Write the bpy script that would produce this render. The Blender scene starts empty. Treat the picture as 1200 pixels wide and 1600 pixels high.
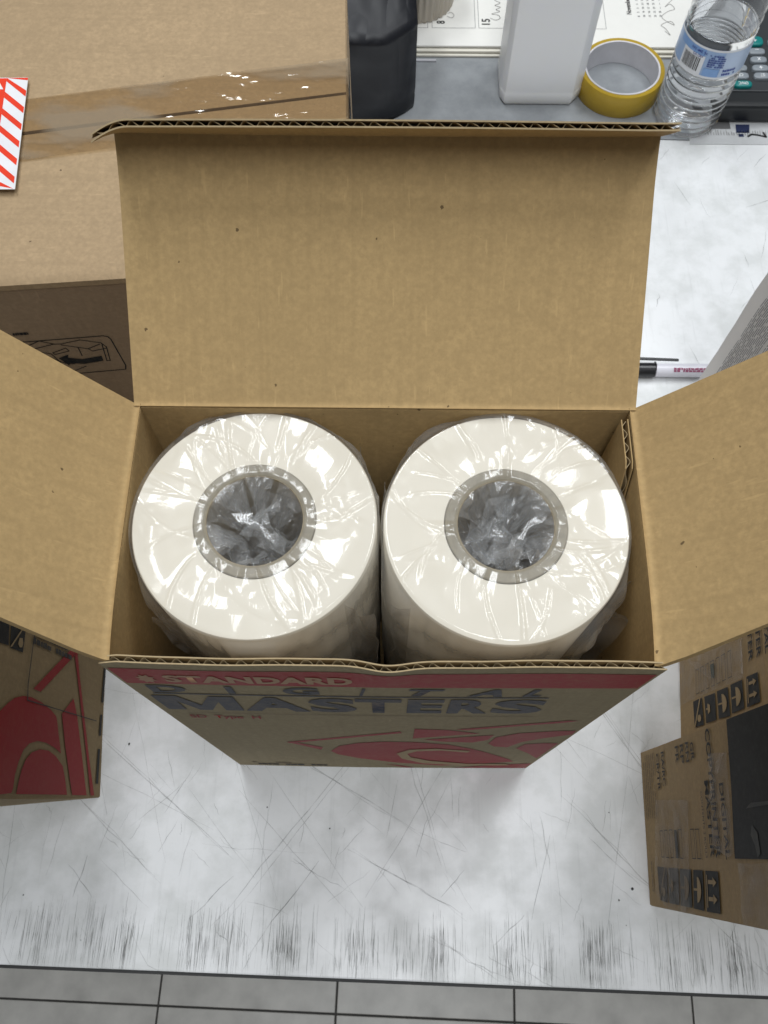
import bpy, bmesh, math, random
from mathutils import Vector, Matrix, noise

# ------------------------------------------------------------------ camera
scene = bpy.context.scene
random.seed(11)
cam_data = bpy.data.cameras.new('camera')
cam = bpy.data.objects.new('camera', cam_data)
scene.collection.objects.link(cam)
cam_data.sensor_fit = 'VERTICAL'
cam_data.sensor_height = 36.0
cam_data.lens = 1322.25 / 1600 * 36.0
cam_data.clip_start = 0.01
cam_data.clip_end = 50
_f = Vector((-0.00503, 0.38662, -0.92228)); _r = Vector((0.99991, 0.01104, -0.00086)); _u = _r.cross(_f)
cam.matrix_world = Matrix(((_r.x, _u.x, -_f.x, 0.00205), (_r.y, _u.y, -_f.y, -0.0713),
                           (_r.z, _u.z, -_f.z, 0.6770), (0, 0, 0, 1)))
cam_data.dof.use_dof = True
cam_data.dof.focus_distance = 0.37
cam_data.dof.aperture_fstop = 45.0
scene.camera = cam
scene.render.resolution_x = 768
scene.render.resolution_y = 1024

# ------------------------------------------------------------------ light (indoor, ceiling fluorescents)
world = bpy.data.worlds.new('World'); scene.world = world
world.use_nodes = True
bgn = world.node_tree.nodes['Background']
bgn.inputs[0].default_value = (0.93, 0.97, 1.0, 1); bgn.inputs[1].default_value = 0.15
def lamp(loc, sx, sy, power, rz=0):
    l = bpy.data.lights.new('ceiling_fluorescent', 'AREA'); l.shape = 'RECTANGLE'
    l.size = sx; l.size_y = sy; l.energy = power; l.color = (0.95, 0.98, 1.0)
    o = bpy.data.objects.new('ceiling_fluorescent', l); scene.collection.objects.link(o)
    o.location = loc; o.rotation_euler = (0, 0, rz)
    return o
lamp((-0.55, 1.35, 2.7), 0.36, 1.5, 29.5)
lamp((1.0, 1.35, 2.7), 0.36, 1.5, 29.5)
lamp((0.15, -0.45, 2.7), 0.50, 1.5, 31)
scene.view_settings.view_transform = 'Standard'
scene.view_settings.look = 'None'
scene.view_settings.exposure = 0.0
scene.view_settings.gamma = 1.0
scene.view_settings.use_curve_mapping = False
scene.render.engine = 'CYCLES'
scene.cycles.transparent_max_bounces = 24
scene.cycles.max_bounces = 10

# ------------------------------------------------------------------ printed shapes: metric coordinates on their panels
FRONT = {
    'thin_stroke': [(-0.0593, 0.1400), (0.0099, 0.1902), (0.0111, 0.1842), (-0.0579, 0.1343)],
    'thick_stroke': [(-0.0587, 0.1386), (-0.0549, 0.1404), (-0.0383, 0.1178), (-0.0404, 0.1049)],
    'blob': [(-0.0344, 0.0989), (-0.0276, 0.1249), (-0.0150, 0.1408), (0.0008, 0.1477), (0.0204, 0.1465), (0.0406, 0.1366), (0.0572, 0.1166), (0.0687, 0.0980), (0.0886, 0.0603), (0.0939, 0.0452), (0.0756, 0.0353), (0.0438, 0.0195), (0.0101, 0.0370), (-0.0173, 0.0616), (-0.0306, 0.0822)],
    'loop': [(0.0093, 0.0927), (0.0173, 0.1131), (0.0336, 0.1193), (0.0571, 0.1085), (0.0558, 0.1002), (0.0382, 0.1101), (0.0226, 0.1055), (0.0162, 0.0916), (0.0193, 0.0724), (0.0336, 0.0512), (0.0617, 0.0339), (0.0897, 0.0346), (0.0935, 0.0245), (0.0579, 0.0231), (0.0288, 0.0368), (0.0133, 0.0645)],
    'wedge': [(0.0178, 0.2002), (0.0364, 0.1969), (0.0555, 0.1838), (0.0433, 0.1778), (0.0179, 0.1628)],
    'wedge2': [(0.0246, 0.1580), (0.0642, 0.1782), (0.0628, 0.1583), (0.0547, 0.1464), (0.0357, 0.1506)],
    'long_stroke': [(0.0405, 0.1995), (0.0970, 0.2310), (0.1021, 0.2303), (0.0952, 0.2235), (0.0471, 0.1965)],
    'arc': [(0.0650, 0.1415), (0.0664, 0.1693), (0.0772, 0.1854), (0.0973, 0.1943), (0.1078, 0.1950), (0.1085, 0.1803), (0.0950, 0.1662), (0.0844, 0.1489), (0.0787, 0.1247), (0.0701, 0.1285)],
    'drop': [(0.0852, 0.1190), (0.0879, 0.1390), (0.0988, 0.1443), (0.1076, 0.1436), (0.1071, 0.0658), (0.0969, 0.0937)],
    'foot': [(0.0529, 0.0030), (0.0772, 0.0207), (0.1085, 0.0345), (0.1085, 0.0030)],
    'foot2': [(0.0007, 0.0279), (0.0142, 0.0165), (0.0243, 0.0030), (0.0184, 0.0030)],
}
LEFT_P0=(-0.2146, -0.0251, 0); LEFT_E1=(-0.0967, 0.9953, 0.0); LEFT_E2=(0, -0.07, 1)
LEFT = {
    'blob': [(0.0011, 0.2197), (0.0283, 0.2190), (0.0421, 0.1977), (0.0472, 0.1863), (0.0522, 0.1776), (0.0564, 0.1683), (0.0589, 0.1565), (0.0596, 0.1437), (0.0583, 0.1279), (0.0550, 0.1109), (0.0517, 0.1007), (0.0479, 0.0979), (0.0433, 0.0960), (0.0280, 0.0879), (0.0313, 0.1004), (0.0335, 0.1154), (0.0337, 0.1293), (0.0314, 0.1421), (0.0271, 0.1503), (0.0198, 0.1560), (0.0122, 0.1596), (0.0047, 0.1606), (0.0021, 0.1626), (0.0013, 0.1769)],
    'arch': [(0.0016, 0.1558), (0.0082, 0.1537), (0.0152, 0.1507), (0.0216, 0.1457), (0.0263, 0.1374), (0.0288, 0.1245), (0.0288, 0.1105), (0.0260, 0.0974), (0.0200, 0.0832), (0.0112, 0.0772), (0.0016, 0.0722)],
    'wedge': [(0.0542, 0.0907), (0.0672, 0.0698), (0.0553, 0.0606), (0.0284, 0.0464), (0.0014, 0.0326), (0.0015, 0.0622), (0.0137, 0.0696), (0.0332, 0.0808)],
    'thin_stroke': [(0.1028, 0.0755), (0.1041, 0.0682), (0.0857, 0.0603), (0.0567, 0.0455), (0.0274, 0.0306), (0.0014, 0.0156), (0.0013, 0.0236), (0.0272, 0.0359), (0.0562, 0.0506), (0.0850, 0.0652)],
    'thick_stroke': [(0.1011, 0.0801), (0.0993, 0.0700), (0.0646, 0.1301), (0.0651, 0.1419)],
    'line1': [(0.0987, 0.1488), (0.0989, 0.1476), (0.0669, 0.1514), (0.0572, 0.1503), (0.0559, 0.0197), (0.0552, 0.0196), (0.0565, 0.1517), (0.0667, 0.1527)],
    'icon': [(0.0980, 0.2032), (0.0990, 0.1845), (0.0857, 0.1830), (0.0851, 0.2005)],
    'icon2': [(0.0987, 0.1819), (0.1000, 0.1604), (0.0850, 0.1621), (0.0849, 0.1809)],
    'slash': [(0.0995, 0.1665), (0.0997, 0.1644), (0.0854, 0.1796), (0.0853, 0.1816)],
    'ball': [(0.0929, 0.1694), (0.0934, 0.1650), (0.0906, 0.1635), (0.0877, 0.1648), (0.0871, 0.1683), (0.0889, 0.1709)],
    'dash1': [(0.0993, 0.0048), (0.1000, 0.0006), (0.0713, 0.0035), (0.0708, 0.0082)],
    'dash2': [(0.0614, 0.0089), (0.0619, 0.0046), (0.0455, 0.0059), (0.0453, 0.0105)],
    'dash3': [(0.0354, 0.0111), (0.0355, 0.0063), (0.0098, 0.0076), (0.0099, 0.0129)],
}
LEFT_T = {
    't': [(0.0978, 0.1451), (0.0981, 0.0772), (0.0921, 0.0763), (0.0925, 0.1441), (0.1005, 0.1475), (0.1024, 0.0779)],
}
RIGHT_P0=(0.1945, -0.0952, 0); RIGHT_E1=(0.0416, 0.9991, 0.0); RIGHT_E2=(0, -0.017, 1)
RIGHT = {
    'dark': [(0.1078, 0.1790), (0.1095, 0.2363), (0.1105, 0.2981), (0.0333, 0.2743), (0.0331, 0.1711), (0.0356, 0.1712), (0.0688, 0.1760)],
    'icon1': [(0.0268, 0.0259), (0.0263, 0.0477), (0.0042, 0.0444), (0.0052, 0.0274)],
    'icon2': [(0.0264, 0.0511), (0.0263, 0.0722), (0.0040, 0.0685), (0.0043, 0.0477)],
    'icon3': [(0.0261, 0.0753), (0.0261, 0.0966), (0.0039, 0.0933), (0.0040, 0.0716)],
    'icon4': [(0.0260, 0.1009), (0.0261, 0.1181), (0.0034, 0.1147), (0.0038, 0.0965)],
    'icon5': [(0.0260, 0.1224), (0.0260, 0.1436), (0.0035, 0.1417), (0.0034, 0.1193)],
    't_digital': [(0.0739, 0.1598), (0.0325, 0.1585)],
    't_copy': [(0.1074, 0.1492), (0.1059, 0.1604), (0.0333, 0.1357), (0.0335, 0.1517)],
    't_master': [(0.0772, 0.1351), (0.0765, 0.1442), (0.0333, 0.1309), (0.0334, 0.1404)],
    't_contents': [(0.0713, 0.1268), (0.0710, 0.1311), (0.0333, 0.1240), (0.0333, 0.1286)],
    't_gr': [(0.1021, 0.1157), (0.0907, 0.1200)],
    't_rn': [(0.1032, 0.1062), (0.0906, 0.1105)],
    't_rp': [(0.1029, 0.0956), (0.0906, 0.0999)],
    't_fr': [(0.1029, 0.0848), (0.0919, 0.0901)],
    't_fm': [(0.1028, 0.0739), (0.0923, 0.0796)],
    't_ra': [(0.1025, 0.0542), (0.0794, 0.0578)],
    't_cr': [(0.1025, 0.0418), (0.0769, 0.0457)],
    'frame1': [(0.0496, 0.1134), (0.0326, 0.1158)],
    'frame2': [(0.0498, 0.1046), (0.0326, 0.1061)],
    'frame3': [(0.0502, 0.0493), (0.0327, 0.0540)],
    'frame4': [(0.0501, 0.0405), (0.0330, 0.0429)],
    'frame5': [(0.0500, 0.0802), (0.0325, 0.0827)],
    'frame6': [(0.0502, 0.0608), (0.0328, 0.0639)],
    'bar': [(0.0500, 0.0707), (0.0324, 0.0742)],
    'tape1': [(0.0710, 0.0342), (0.0674, 0.1037), (0.0028, 0.0905), (-0.0005, 0.1053), (-0.0006, 0.0432), (0.0097, 0.0195)],
    'tape2': [(0.0307, 0.1759), (0.0321, 0.2740), (0.0002, 0.2642), (-0.0010, 0.1899), (-0.0009, 0.1762), (0.0069, 0.1745), (0.0192, 0.1767)],
    'tape3': [(0.0917, 0.1466), (0.0899, 0.1755), (0.0356, 0.1718), (0.0336, 0.1642), (0.0386, 0.1403)],
    'hl': [(0.0904, 0.1652), (0.0896, 0.1725), (0.0642, 0.1441), (0.0650, 0.1394)],
    'smear': [(0.0583, 0.1943), (0.0609, 0.2015), (0.0608, 0.2221), (0.0599, 0.2641), (0.0578, 0.2635), (0.0590, 0.2216), (0.0587, 0.2071)],
}
FAR_P0=(0.2323, 0.0302, 0); FAR_E1=(0.1028, 0.9947, 0.0); FAR_E2=(0, -0.017, 1)
FAR = {
    'icon1': [(0.0167, 0.0317), (0.0167, 0.0503), (-0.0035, 0.0535), (-0.0029, 0.0340)],
    'icon2': [(0.0163, 0.0558), (0.0156, 0.0770), (-0.0036, 0.0781), (-0.0030, 0.0580)],
    'icon3': [(0.0160, 0.0809), (0.0155, 0.1009), (-0.0045, 0.1036), (-0.0034, 0.0827)],
    'icon4': [(0.0160, 0.1060), (0.0158, 0.1259), (-0.0032, 0.1275), (-0.0034, 0.1066)],
    'icon5': [(0.0162, 0.1332), (0.0159, 0.1507), (-0.0029, 0.1524), (-0.0031, 0.1320)],
    't_er': [(0.0378, 0.1379), (0.0368, 0.1467), (0.0247, 0.1375), (0.0240, 0.1457)],
    't_er2': [(0.0378, 0.1513), (0.0372, 0.1579), (0.0246, 0.1501), (0.0241, 0.1573)],
    't_er3': [(0.0366, 0.1627), (0.0362, 0.1685), (0.0243, 0.1609), (0.0238, 0.1679)],
    'tape': [(0.0574, -0.0092), (0.0453, 0.0831), (0.0419, 0.1318), (0.0160, 0.1286), (0.0168, 0.0863), (0.0179, 0.0427), (0.0259, -0.0010)],
    'hl': [(0.0404, 0.1290), (0.0402, 0.1312), (0.0188, 0.1305), (0.0191, 0.1279)],
    'stroke': [(0.0498, 0.0236), (0.0447, 0.0450), (0.0343, 0.0693), (0.0256, 0.0780), (0.0289, 0.0671), (0.0387, 0.0445)],
    'green': [(0.0368, 0.0711), (0.0365, 0.0783), (0.0262, 0.0780), (0.0267, 0.0726)],
}
CART_C=(-0.0245, 0.228, 0.31); CART_EX=(0.9962, 0.0872, 0.0)
CART = {
    'frame': [(-0.1954, -0.0537), (-0.1429, -0.0524), (-0.1405, -0.0536), (-0.1396, -0.0564), (-0.1388, -0.0845), (-0.1400, -0.0890), (-0.1736, -0.0904)],
    'a': [(-0.1890, -0.0618), (-0.1735, -0.0574), (-0.1810, -0.0535), (-0.1887, -0.0575)],
    'b': [(-0.1736, -0.0576), (-0.1695, -0.0578), (-0.1575, -0.0550), (-0.1464, -0.0592), (-0.1448, -0.0631)],
    'c': [(-0.1698, -0.0588), (-0.1557, -0.0644), (-0.1474, -0.0604)],
    'd': [(-0.1557, -0.0644), (-0.1537, -0.0671), (-0.1450, -0.0650)],
    'e': [(-0.1610, -0.0625), (-0.1614, -0.0713)],
    'f': [(-0.1774, -0.0663), (-0.1683, -0.0623), (-0.1673, -0.0655), (-0.1767, -0.0682), (-0.1774, -0.0663)],
    'g': [(-0.1444, -0.0632), (-0.1465, -0.0782), (-0.1485, -0.0783), (-0.1463, -0.0611)],
    'h': [(-0.1901, -0.0629), (-0.1787, -0.0670), (-0.1763, -0.0773)],
    'i': [(-0.1827, -0.0694), (-0.1738, -0.0783), (-0.1685, -0.0796)],
    'j': [(-0.1744, -0.0885), (-0.1626, -0.0827)],
    'k': [(-0.1790, -0.0810), (-0.1769, -0.0893)],
    'l': [(-0.1892, -0.0643), (-0.1823, -0.0740), (-0.1776, -0.0852)],
    'arrow': [(-0.1759, -0.0722), (-0.1691, -0.0689), (-0.1703, -0.0722), (-0.1626, -0.0748), (-0.1501, -0.0726), (-0.1505, -0.0778), (-0.1628, -0.0800), (-0.1708, -0.0780), (-0.1724, -0.0807)],
    'blk': [(-0.1958, -0.0536), (-0.1898, -0.0533), (-0.1906, -0.0597), (-0.1951, -0.0580)],
    'txt': [(-0.2024, -0.0457), (-0.1834, -0.0438), (-0.1847, -0.0471)],
}

# ------------------------------------------------------------------ helpers
def link(o, parent=None):
    scene.collection.objects.link(o)
    if parent is not None:
        o.parent = parent
    return o
def mesh(name, V, F, mat, parent=None, smooth=False, uv=None):
    me = bpy.data.meshes.new(name)
    me.from_pydata([tuple(v) for v in V], [], F); me.update()
    if smooth:
        for p in me.polygons: p.use_smooth = True
    if uv is not None:
        lay = me.uv_layers.new(name='UVMap')
        for lp in me.loops: lay.data[lp.index].uv = uv[lp.vertex_index]
    if mat is not None: me.materials.append(mat)
    return link(bpy.data.objects.new(name, me), parent)
def bm_mesh(name, bm, mat, parent=None, smooth=False):
    me = bpy.data.meshes.new(name); bmesh.ops.recalc_face_normals(bm, faces=bm.faces); bm.to_mesh(me); bm.free()
    if smooth:
        for p in me.polygons: p.use_smooth = True
    if mat is not None: me.materials.append(mat)
    return link(bpy.data.objects.new(name, me), parent)
def thing(name, label, cat, loc=(0, 0, 0), group=None):
    o = bpy.data.objects.new(name, None); o.empty_display_size = 0.02; link(o)
    tag(o, label, cat, group)
    return o
def tag(o, label=None, cat=None, group=None, kind=None):
    if label: o['label'] = label
    if cat: o['category'] = cat
    if group: o['group'] = group
    if kind: o['kind'] = kind
    return o
def slab(name, corners, n, t, mat, parent=None, bevel=0.0, seg=2, sub=1):
    """a plate from 4 corners (in order), thickened along n by t"""
    n = Vector(n).normalized() * t
    c = [Vector(q) for q in corners]
    bm = bmesh.new()
    v = [bm.verts.new(q) for q in c] + [bm.verts.new(q + n) for q in c]
    for f in ((0, 1, 2, 3), (7, 6, 5, 4), (0, 4, 5, 1), (1, 5, 6, 2), (2, 6, 7, 3), (3, 7, 4, 0)):
        bm.faces.new([v[i] for i in f])
    bmesh.ops.recalc_face_normals(bm, faces=bm.faces)
    if bevel: bmesh.ops.bevel(bm, geom=list(bm.edges), offset=bevel, segments=seg, affect='EDGES', profile=0.6)
    return bm_mesh(name, bm, mat, parent, smooth=False)
def box(name, x0, x1, y0, y1, z0, z1, mat, parent=None, bevel=0.0, seg=2):
    return slab(name, [(x0, y0, z0), (x1, y0, z0), (x1, y1, z0), (x0, y1, z0)], (0, 0, 1), z1 - z0, mat, parent, bevel, seg)
def sheet(name, fn, nu, nv, t, mat, parent=None, smooth=True):
    """thick sheet: fn(u,v)->(point, normal), u,v in 0..1; t thickness along normal"""
    V = []; F = []
    for k in (0, 1):
        for i in range(nu + 1):
            for j in range(nv + 1):
                p, n = fn(i / nu, j / nv)
                V.append(Vector(p) + Vector(n) * (t * k))
    M = nv + 1; S = (nu + 1) * M
    for i in range(nu):
        for j in range(nv):
            a = i * M + j; q = (a, a + M, a + M + 1, a + 1)
            F.append(q); F.append(tuple(S + k for k in reversed(q)))
    for i in range(nu):
        for j in (0, nv):
            a = i * M + j; b = a + M; F.append((a, S + a, S + b, b) if j == 0 else (a, b, S + b, S + a))
    for j in range(nv):
        for i in (0, nu):
            a = i * M + j; b = a + 1; F.append((a, b, S + b, S + a) if i == 0 else (a, S + a, S + b, b))
    o = mesh(name, V, F, mat, parent, smooth)
    if smooth:
        me = o.data
        me.set_sharp_from_angle(angle=math.radians(40))
    return o
def lathe(name, prof, mat, parent=None, n=64, c=(0, 0, 0), smooth=True, closed=False, rfun=None, sharp=40):
    V = []; F = []; m = len(prof)
    for i in range(n):
        a = 2 * math.pi * i / n
        for k, (r, z) in enumerate(prof):
            rr = r * (rfun(a, z) if rfun else 1)
            V.append((c[0] + rr * math.cos(a), c[1] + rr * math.sin(a), c[2] + z))
    for i in range(n):
        j = (i + 1) % n
        for k in range(m if closed else m - 1):
            l = (k + 1) % m
            F.append((i * m + k, j * m + k, j * m + l, i * m + l))
    if not closed:
        for k in (0, m - 1):
            if prof[k][0] > 1e-5:
                F.append([i * m + k for i in (range(n) if k else reversed(range(n)))])
    o = mesh(name, V, F, mat, parent, smooth)
    bm = bmesh.new(); bm.from_mesh(o.data); bmesh.ops.remove_doubles(bm, verts=bm.verts, dist=1e-6)
    bmesh.ops.recalc_face_normals(bm, faces=bm.faces); bm.to_mesh(o.data); bm.free()
    if smooth:
        for p in o.data.polygons: p.use_smooth = True
        o.data.set_sharp_from_angle(angle=math.radians(sharp))
    return o
def poly(name, polys, mp, mat, parent):
    V = []; F = []
    for P in polys:
        b = len(V); V += [mp(a, c) for a, c in P]; F.append(list(range(b, b + len(P))))
    return mesh(name, V, F, mat, parent)
def stroke_polys(pts, w):
    out = []
    for (a, b), (c, d) in zip(pts, pts[1:]):
        l = math.hypot(c - a, d - b) or 1; nx, ny = -(d - b) / l * w / 2, (c - a) / l * w / 2
        ex, ey = (c - a) / l * w * .3, (d - b) / l * w * .3
        out.append([(a + nx - ex, b + ny - ey), (c + nx + ex, d + ny + ey), (c - nx + ex, d - ny + ey), (a - nx - ex, b - ny - ey)])
    return out
def text(name, s, mp, a0, b0, w, h, mat, parent, bold=0.0, shear=0.0, spacing=1.0):
    """lettering fitted into the w x h rectangle with lower-left corner (a0,b0) of the panel"""
    cu = bpy.data.curves.new(name, 'FONT'); cu.body = s; cu.size = 1.0; cu.offset = bold; cu.shear = shear
    cu.space_character = spacing; cu.resolution_u = 3
    tmp = bpy.data.objects.new(name, cu)
    me = bpy.data.meshes.new_from_object(tmp)
    bpy.data.objects.remove(tmp); bpy.data.curves.remove(cu)
    xs = [v.co.x for v in me.vertices]; ys = [v.co.y for v in me.vertices]
    x0, x1, y0, y1 = min(xs), max(xs), min(ys), max(ys)
    for v in me.vertices:
        v.co = Vector(mp(a0 + (v.co.x - x0) / (x1 - x0) * w, b0 + (v.co.y - y0) / (y1 - y0) * h))
    me.materials.clear(); me.materials.append(mat); me.name = name
    return link(bpy.data.objects.new(name, me), parent)
def scribble(name, rows, mp, mat, parent, a0, a1, h, rnd, fill=.75, u0=.003, u1=.009):
    """rows of print too small to read: little uneven dashes"""
    P = []
    for b in rows:
        a = a0
        while a < a1:
            w = rnd.uniform(u0, u1)
            if rnd.random() < fill: P.append([(a, b), (min(a + w, a1), b), (min(a + w, a1), b + h * rnd.uniform(.7, 1.1)), (a, b + h * rnd.uniform(.7, 1.1))])
            a += w + u0 * .35
    return poly(name, P, mp, mat, parent)
def panel_map(P0, e1, e2, n, eps):
    P0, e1, e2, n = Vector(P0), Vector(e1), Vector(e2), Vector(n)
    return lambda a, b: P0 + e1 * a + e2 * b + n * eps

# ------------------------------------------------------------------ materials
def newmat(name):
    m = bpy.data.materials.new(name); m.use_nodes = True
    nt = m.node_tree; return m, nt, nt.nodes['Principled BSDF']
def N(nt, t, **kw):
    n = nt.nodes.new(t)
    for k, v in kw.items(): setattr(n, k, v)
    return n
def mathn(nt, op, a, b=None, clamp=False):
    n = N(nt, 'ShaderNodeMath', operation=op); n.use_clamp = clamp
    for i, x in enumerate((a, b)):
        if x is None: continue
        if isinstance(x, (int, float)): n.inputs[i].default_value = x
        else: nt.links.new(x, n.inputs[i])
    return n.outputs[0]
def mixc(nt, fac, a, b, mode='MIX'):
    n = N(nt, 'ShaderNodeMix', data_type='RGBA', blend_type=mode)
    for s, x in ((n.inputs[0], fac), (n.inputs[6], a), (n.inputs[7], b)):
        if isinstance(x, (int, float)): s.default_value = x
        elif isinstance(x, tuple): s.default_value = x if len(x) == 4 else x + (1,)
        else: nt.links.new(x, s)
    return n.outputs[2]
def coords(nt, scale=(1, 1, 1), kind='Object', rot=(0, 0, 0)):
    tc = N(nt, 'ShaderNodeTexCoord'); mp = N(nt, 'ShaderNodeMapping')
    mp.inputs['Scale'].default_value = scale; mp.inputs['Rotation'].default_value = rot
    nt.links.new(tc.outputs[kind], mp.inputs['Vector']); return mp.outputs[0]
def noisen(nt, vec, scale, detail=3, rough=.5):
    n = N(nt, 'ShaderNodeTexNoise'); n.inputs['Scale'].default_value = scale
    n.inputs['Detail'].default_value = detail; n.inputs['Roughness'].default_value = rough
    nt.links.new(vec, n.inputs['Vector']); return n.outputs['Fac']
def ramp(nt, fac, p0, p1, c0=(0, 0, 0, 1), c1=(1, 1, 1, 1)):
    r = N(nt, 'ShaderNodeValToRGB'); r.color_ramp.elements[0].position = p0; r.color_ramp.elements[1].position = p1
    r.color_ramp.elements[0].color = c0; r.color_ramp.elements[1].color = c1
    nt.links.new(fac, r.inputs[0]); return r.outputs[0]
def bump(nt, bs, h, strength, dist):
    b = N(nt, 'ShaderNodeBump'); b.inputs['Strength'].default_value = strength; b.inputs['Distance'].default_value = dist
    nt.links.new(h, b.inputs['Height']); nt.links.new(b.outputs[0], bs.inputs['Normal'])
def kraft(name, col, streak=(300, 10, 10), speck=0.55, rough=.85, sheen=.0):
    m, nt, bs = newmat(name)
    o = coords(nt)
    big = noisen(nt, o, 9, 4)
    fine = noisen(nt, o, 420, 3, .6)
    st = noisen(nt, coords(nt, streak), 1.0, 2, .5)
    mid = noisen(nt, o, 150, 4, .65)
    c = mixc(nt, ramp(nt, big, .3, .75), col, tuple(x * .86 for x in col))
    c = mixc(nt, mathn(nt, 'MULTIPLY', ramp(nt, fine, .35, .68), .50), c, tuple(x * .62 for x in col))
    c = mixc(nt, mathn(nt, 'MULTIPLY', ramp(nt, st, .5, .72), .24), c, tuple(x * .6 for x in col))
    c = mixc(nt, mathn(nt, 'MULTIPLY', ramp(nt, mid, .38, .66), .50), c, tuple(x * .72 for x in col))
    # fibres
    fb = noisen(nt, coords(nt, tuple(s * .8 + 30 for s in streak)), 1.6, 2, .5)
    c = mixc(nt, mathn(nt, 'MULTIPLY', ramp(nt, fb, .68, .74), .22), c, tuple(min(1, x * 1.35) for x in col))
    # brown flecks in the pulp
    vo = N(nt, 'ShaderNodeTexVoronoi'); vo.inputs['Scale'].default_value = 120
    nz = noisen(nt, o, 300, 2)
    dn = N(nt, 'ShaderNodeTexNoise'); dn.inputs['Scale'].default_value = 420; nt.links.new(o, dn.inputs['Vector'])
    va = N(nt, 'ShaderNodeVectorMath', operation='SCALE'); va.inputs['Scale'].default_value = .0022; nt.links.new(dn.outputs['Color'], va.inputs[0])
    vb = N(nt, 'ShaderNodeVectorMath', operation='ADD'); nt.links.new(o, vb.inputs[0]); nt.links.new(va.outputs[0], vb.inputs[1])
    nt.links.new(vb.outputs[0], vo.inputs['Vector'])
    d = mathn(nt, 'ADD', vo.outputs['Distance'], mathn(nt, 'MULTIPLY', nz, .06))
    sep = N(nt, 'ShaderNodeSeparateColor'); nt.links.new(vo.outputs['Color'], sep.inputs[0])
    near = mathn(nt, 'LESS_THAN', d, mathn(nt, 'MULTIPLY', mathn(nt, 'POWER', sep.outputs[1], 1.6), .125))
    pick = mathn(nt, 'GREATER_THAN', sep.outputs[0], 1 - .8 * speck)
    c = mixc(nt, mathn(nt, 'MULTIPLY', mathn(nt, 'MULTIPLY', near, pick), .72), c, (.05, .03, .015))
    nt.links.new(c, bs.inputs['Base Color'])
    bs.inputs['Roughness'].default_value = rough
    bs.inputs['Specular IOR Level'].default_value = .25
    hh = mathn(nt, 'ADD', mathn(nt, 'MULTIPLY', fine, .35), mathn(nt, 'ADD', mathn(nt, 'MULTIPLY', st, 1.3), mathn(nt, 'MULTIPLY', mid, .5)))
    bump(nt, bs, hh, .28, .0007)
    return m
KC = (.505, .350, .165)
M_inner = kraft('kraft_inside_lid', KC, (300, 6, 6), .8)
M_innerx = kraft('kraft_inside_flap', KC, (6, 260, 6), .8)
M_innerv = kraft('kraft_inside_wall', tuple(x * .95 for x in KC), (250, 250, 5), .6)
M_outer = kraft('kraft_outside', (.42, .345, .215), (250, 6, 6), .15)
M_edge = kraft('kraft_cut_edge', (.50, .385, .225), (40, 40, 40), 0)
M_flute = kraft('kraft_flute', (.36, .25, .125), (40, 40, 40), 0)
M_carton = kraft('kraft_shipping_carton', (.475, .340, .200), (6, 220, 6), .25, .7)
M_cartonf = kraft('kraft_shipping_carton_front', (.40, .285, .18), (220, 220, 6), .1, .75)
M_lbox = kraft('kraft_left_carton', (.37, .275, .152), (6, 220, 6), .1)
M_rbox = kraft('kraft_right_carton', (.47, .325, .155), (6, 6, 220), .1, .6)
def ink(name, col, fade=.35, base=(.35, .26, .15), rough=.6):
    m, nt, bs = newmat(name)
    n = noisen(nt, coords(nt), 260, 4, .7); n2 = noisen(nt, coords(nt), 30, 3)
    f = mathn(nt, 'MULTIPLY', mathn(nt, 'ADD', ramp(nt, n, .45, .8), mathn(nt, 'MULTIPLY', ramp(nt, n2, .5, .8), .5)), fade, True)
    nt.links.new(mixc(nt, f, col, base), bs.inputs['Base Color'])
    bs.inputs['Roughness'].default_value = rough; bs.inputs['Specular IOR Level'].default_value = .2
    return m
M_red = ink('red_ink', (.34, .028, .034), .28)
M_redd = ink('dull_red_ink', (.30, .008, .010), .08)
M_navy = ink('navy_ink', (.045, .05, .07), .30)
M_black = ink('black_ink', (.012, .013, .014), .10)
M_bfade = ink('worn_black_ink', (.035, .035, .034), .35, (.16, .12, .07))
M_greyink = ink('grey_smudged_ink', (.075, .08, .08), .45, (.15, .13, .10))
M_ghost = ink('faint_brown_ink', (.20, .145, .085), .3)
M_unprinted = ink('bare_kraft_print_gap', (.40, .29, .155), .2)
M_stand = ink('reversed_lettering', (.42, .27, .16), .35, (.36, .10, .08))
M_barel = ink('bare_kraft_left_carton', (.31, .23, .125), .2)
def plain(name, col, rough=.5, spec=.5, **kw):
    m, nt, bs = newmat(name)
    n = noisen(nt, coords(nt), kw.pop('scale', 60), 4, .6); a = kw.pop('vary', .12)
    nt.links.new(mixc(nt, mathn(nt, 'MULTIPLY', ramp(nt, n, .3, .75), 1.0), col, tuple(max(0, x * (1 - a)) for x in col)), bs.inputs['Base Color'])
    bs.inputs['Roughness'].default_value = rough; bs.inputs['Specular IOR Level'].default_value = spec
    bp = kw.pop('bump', 0)
    if bp: bump(nt, bs, n, bp, .001)
    for k, v in kw.items(): bs.inputs[k].default_value = v
    return m
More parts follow.
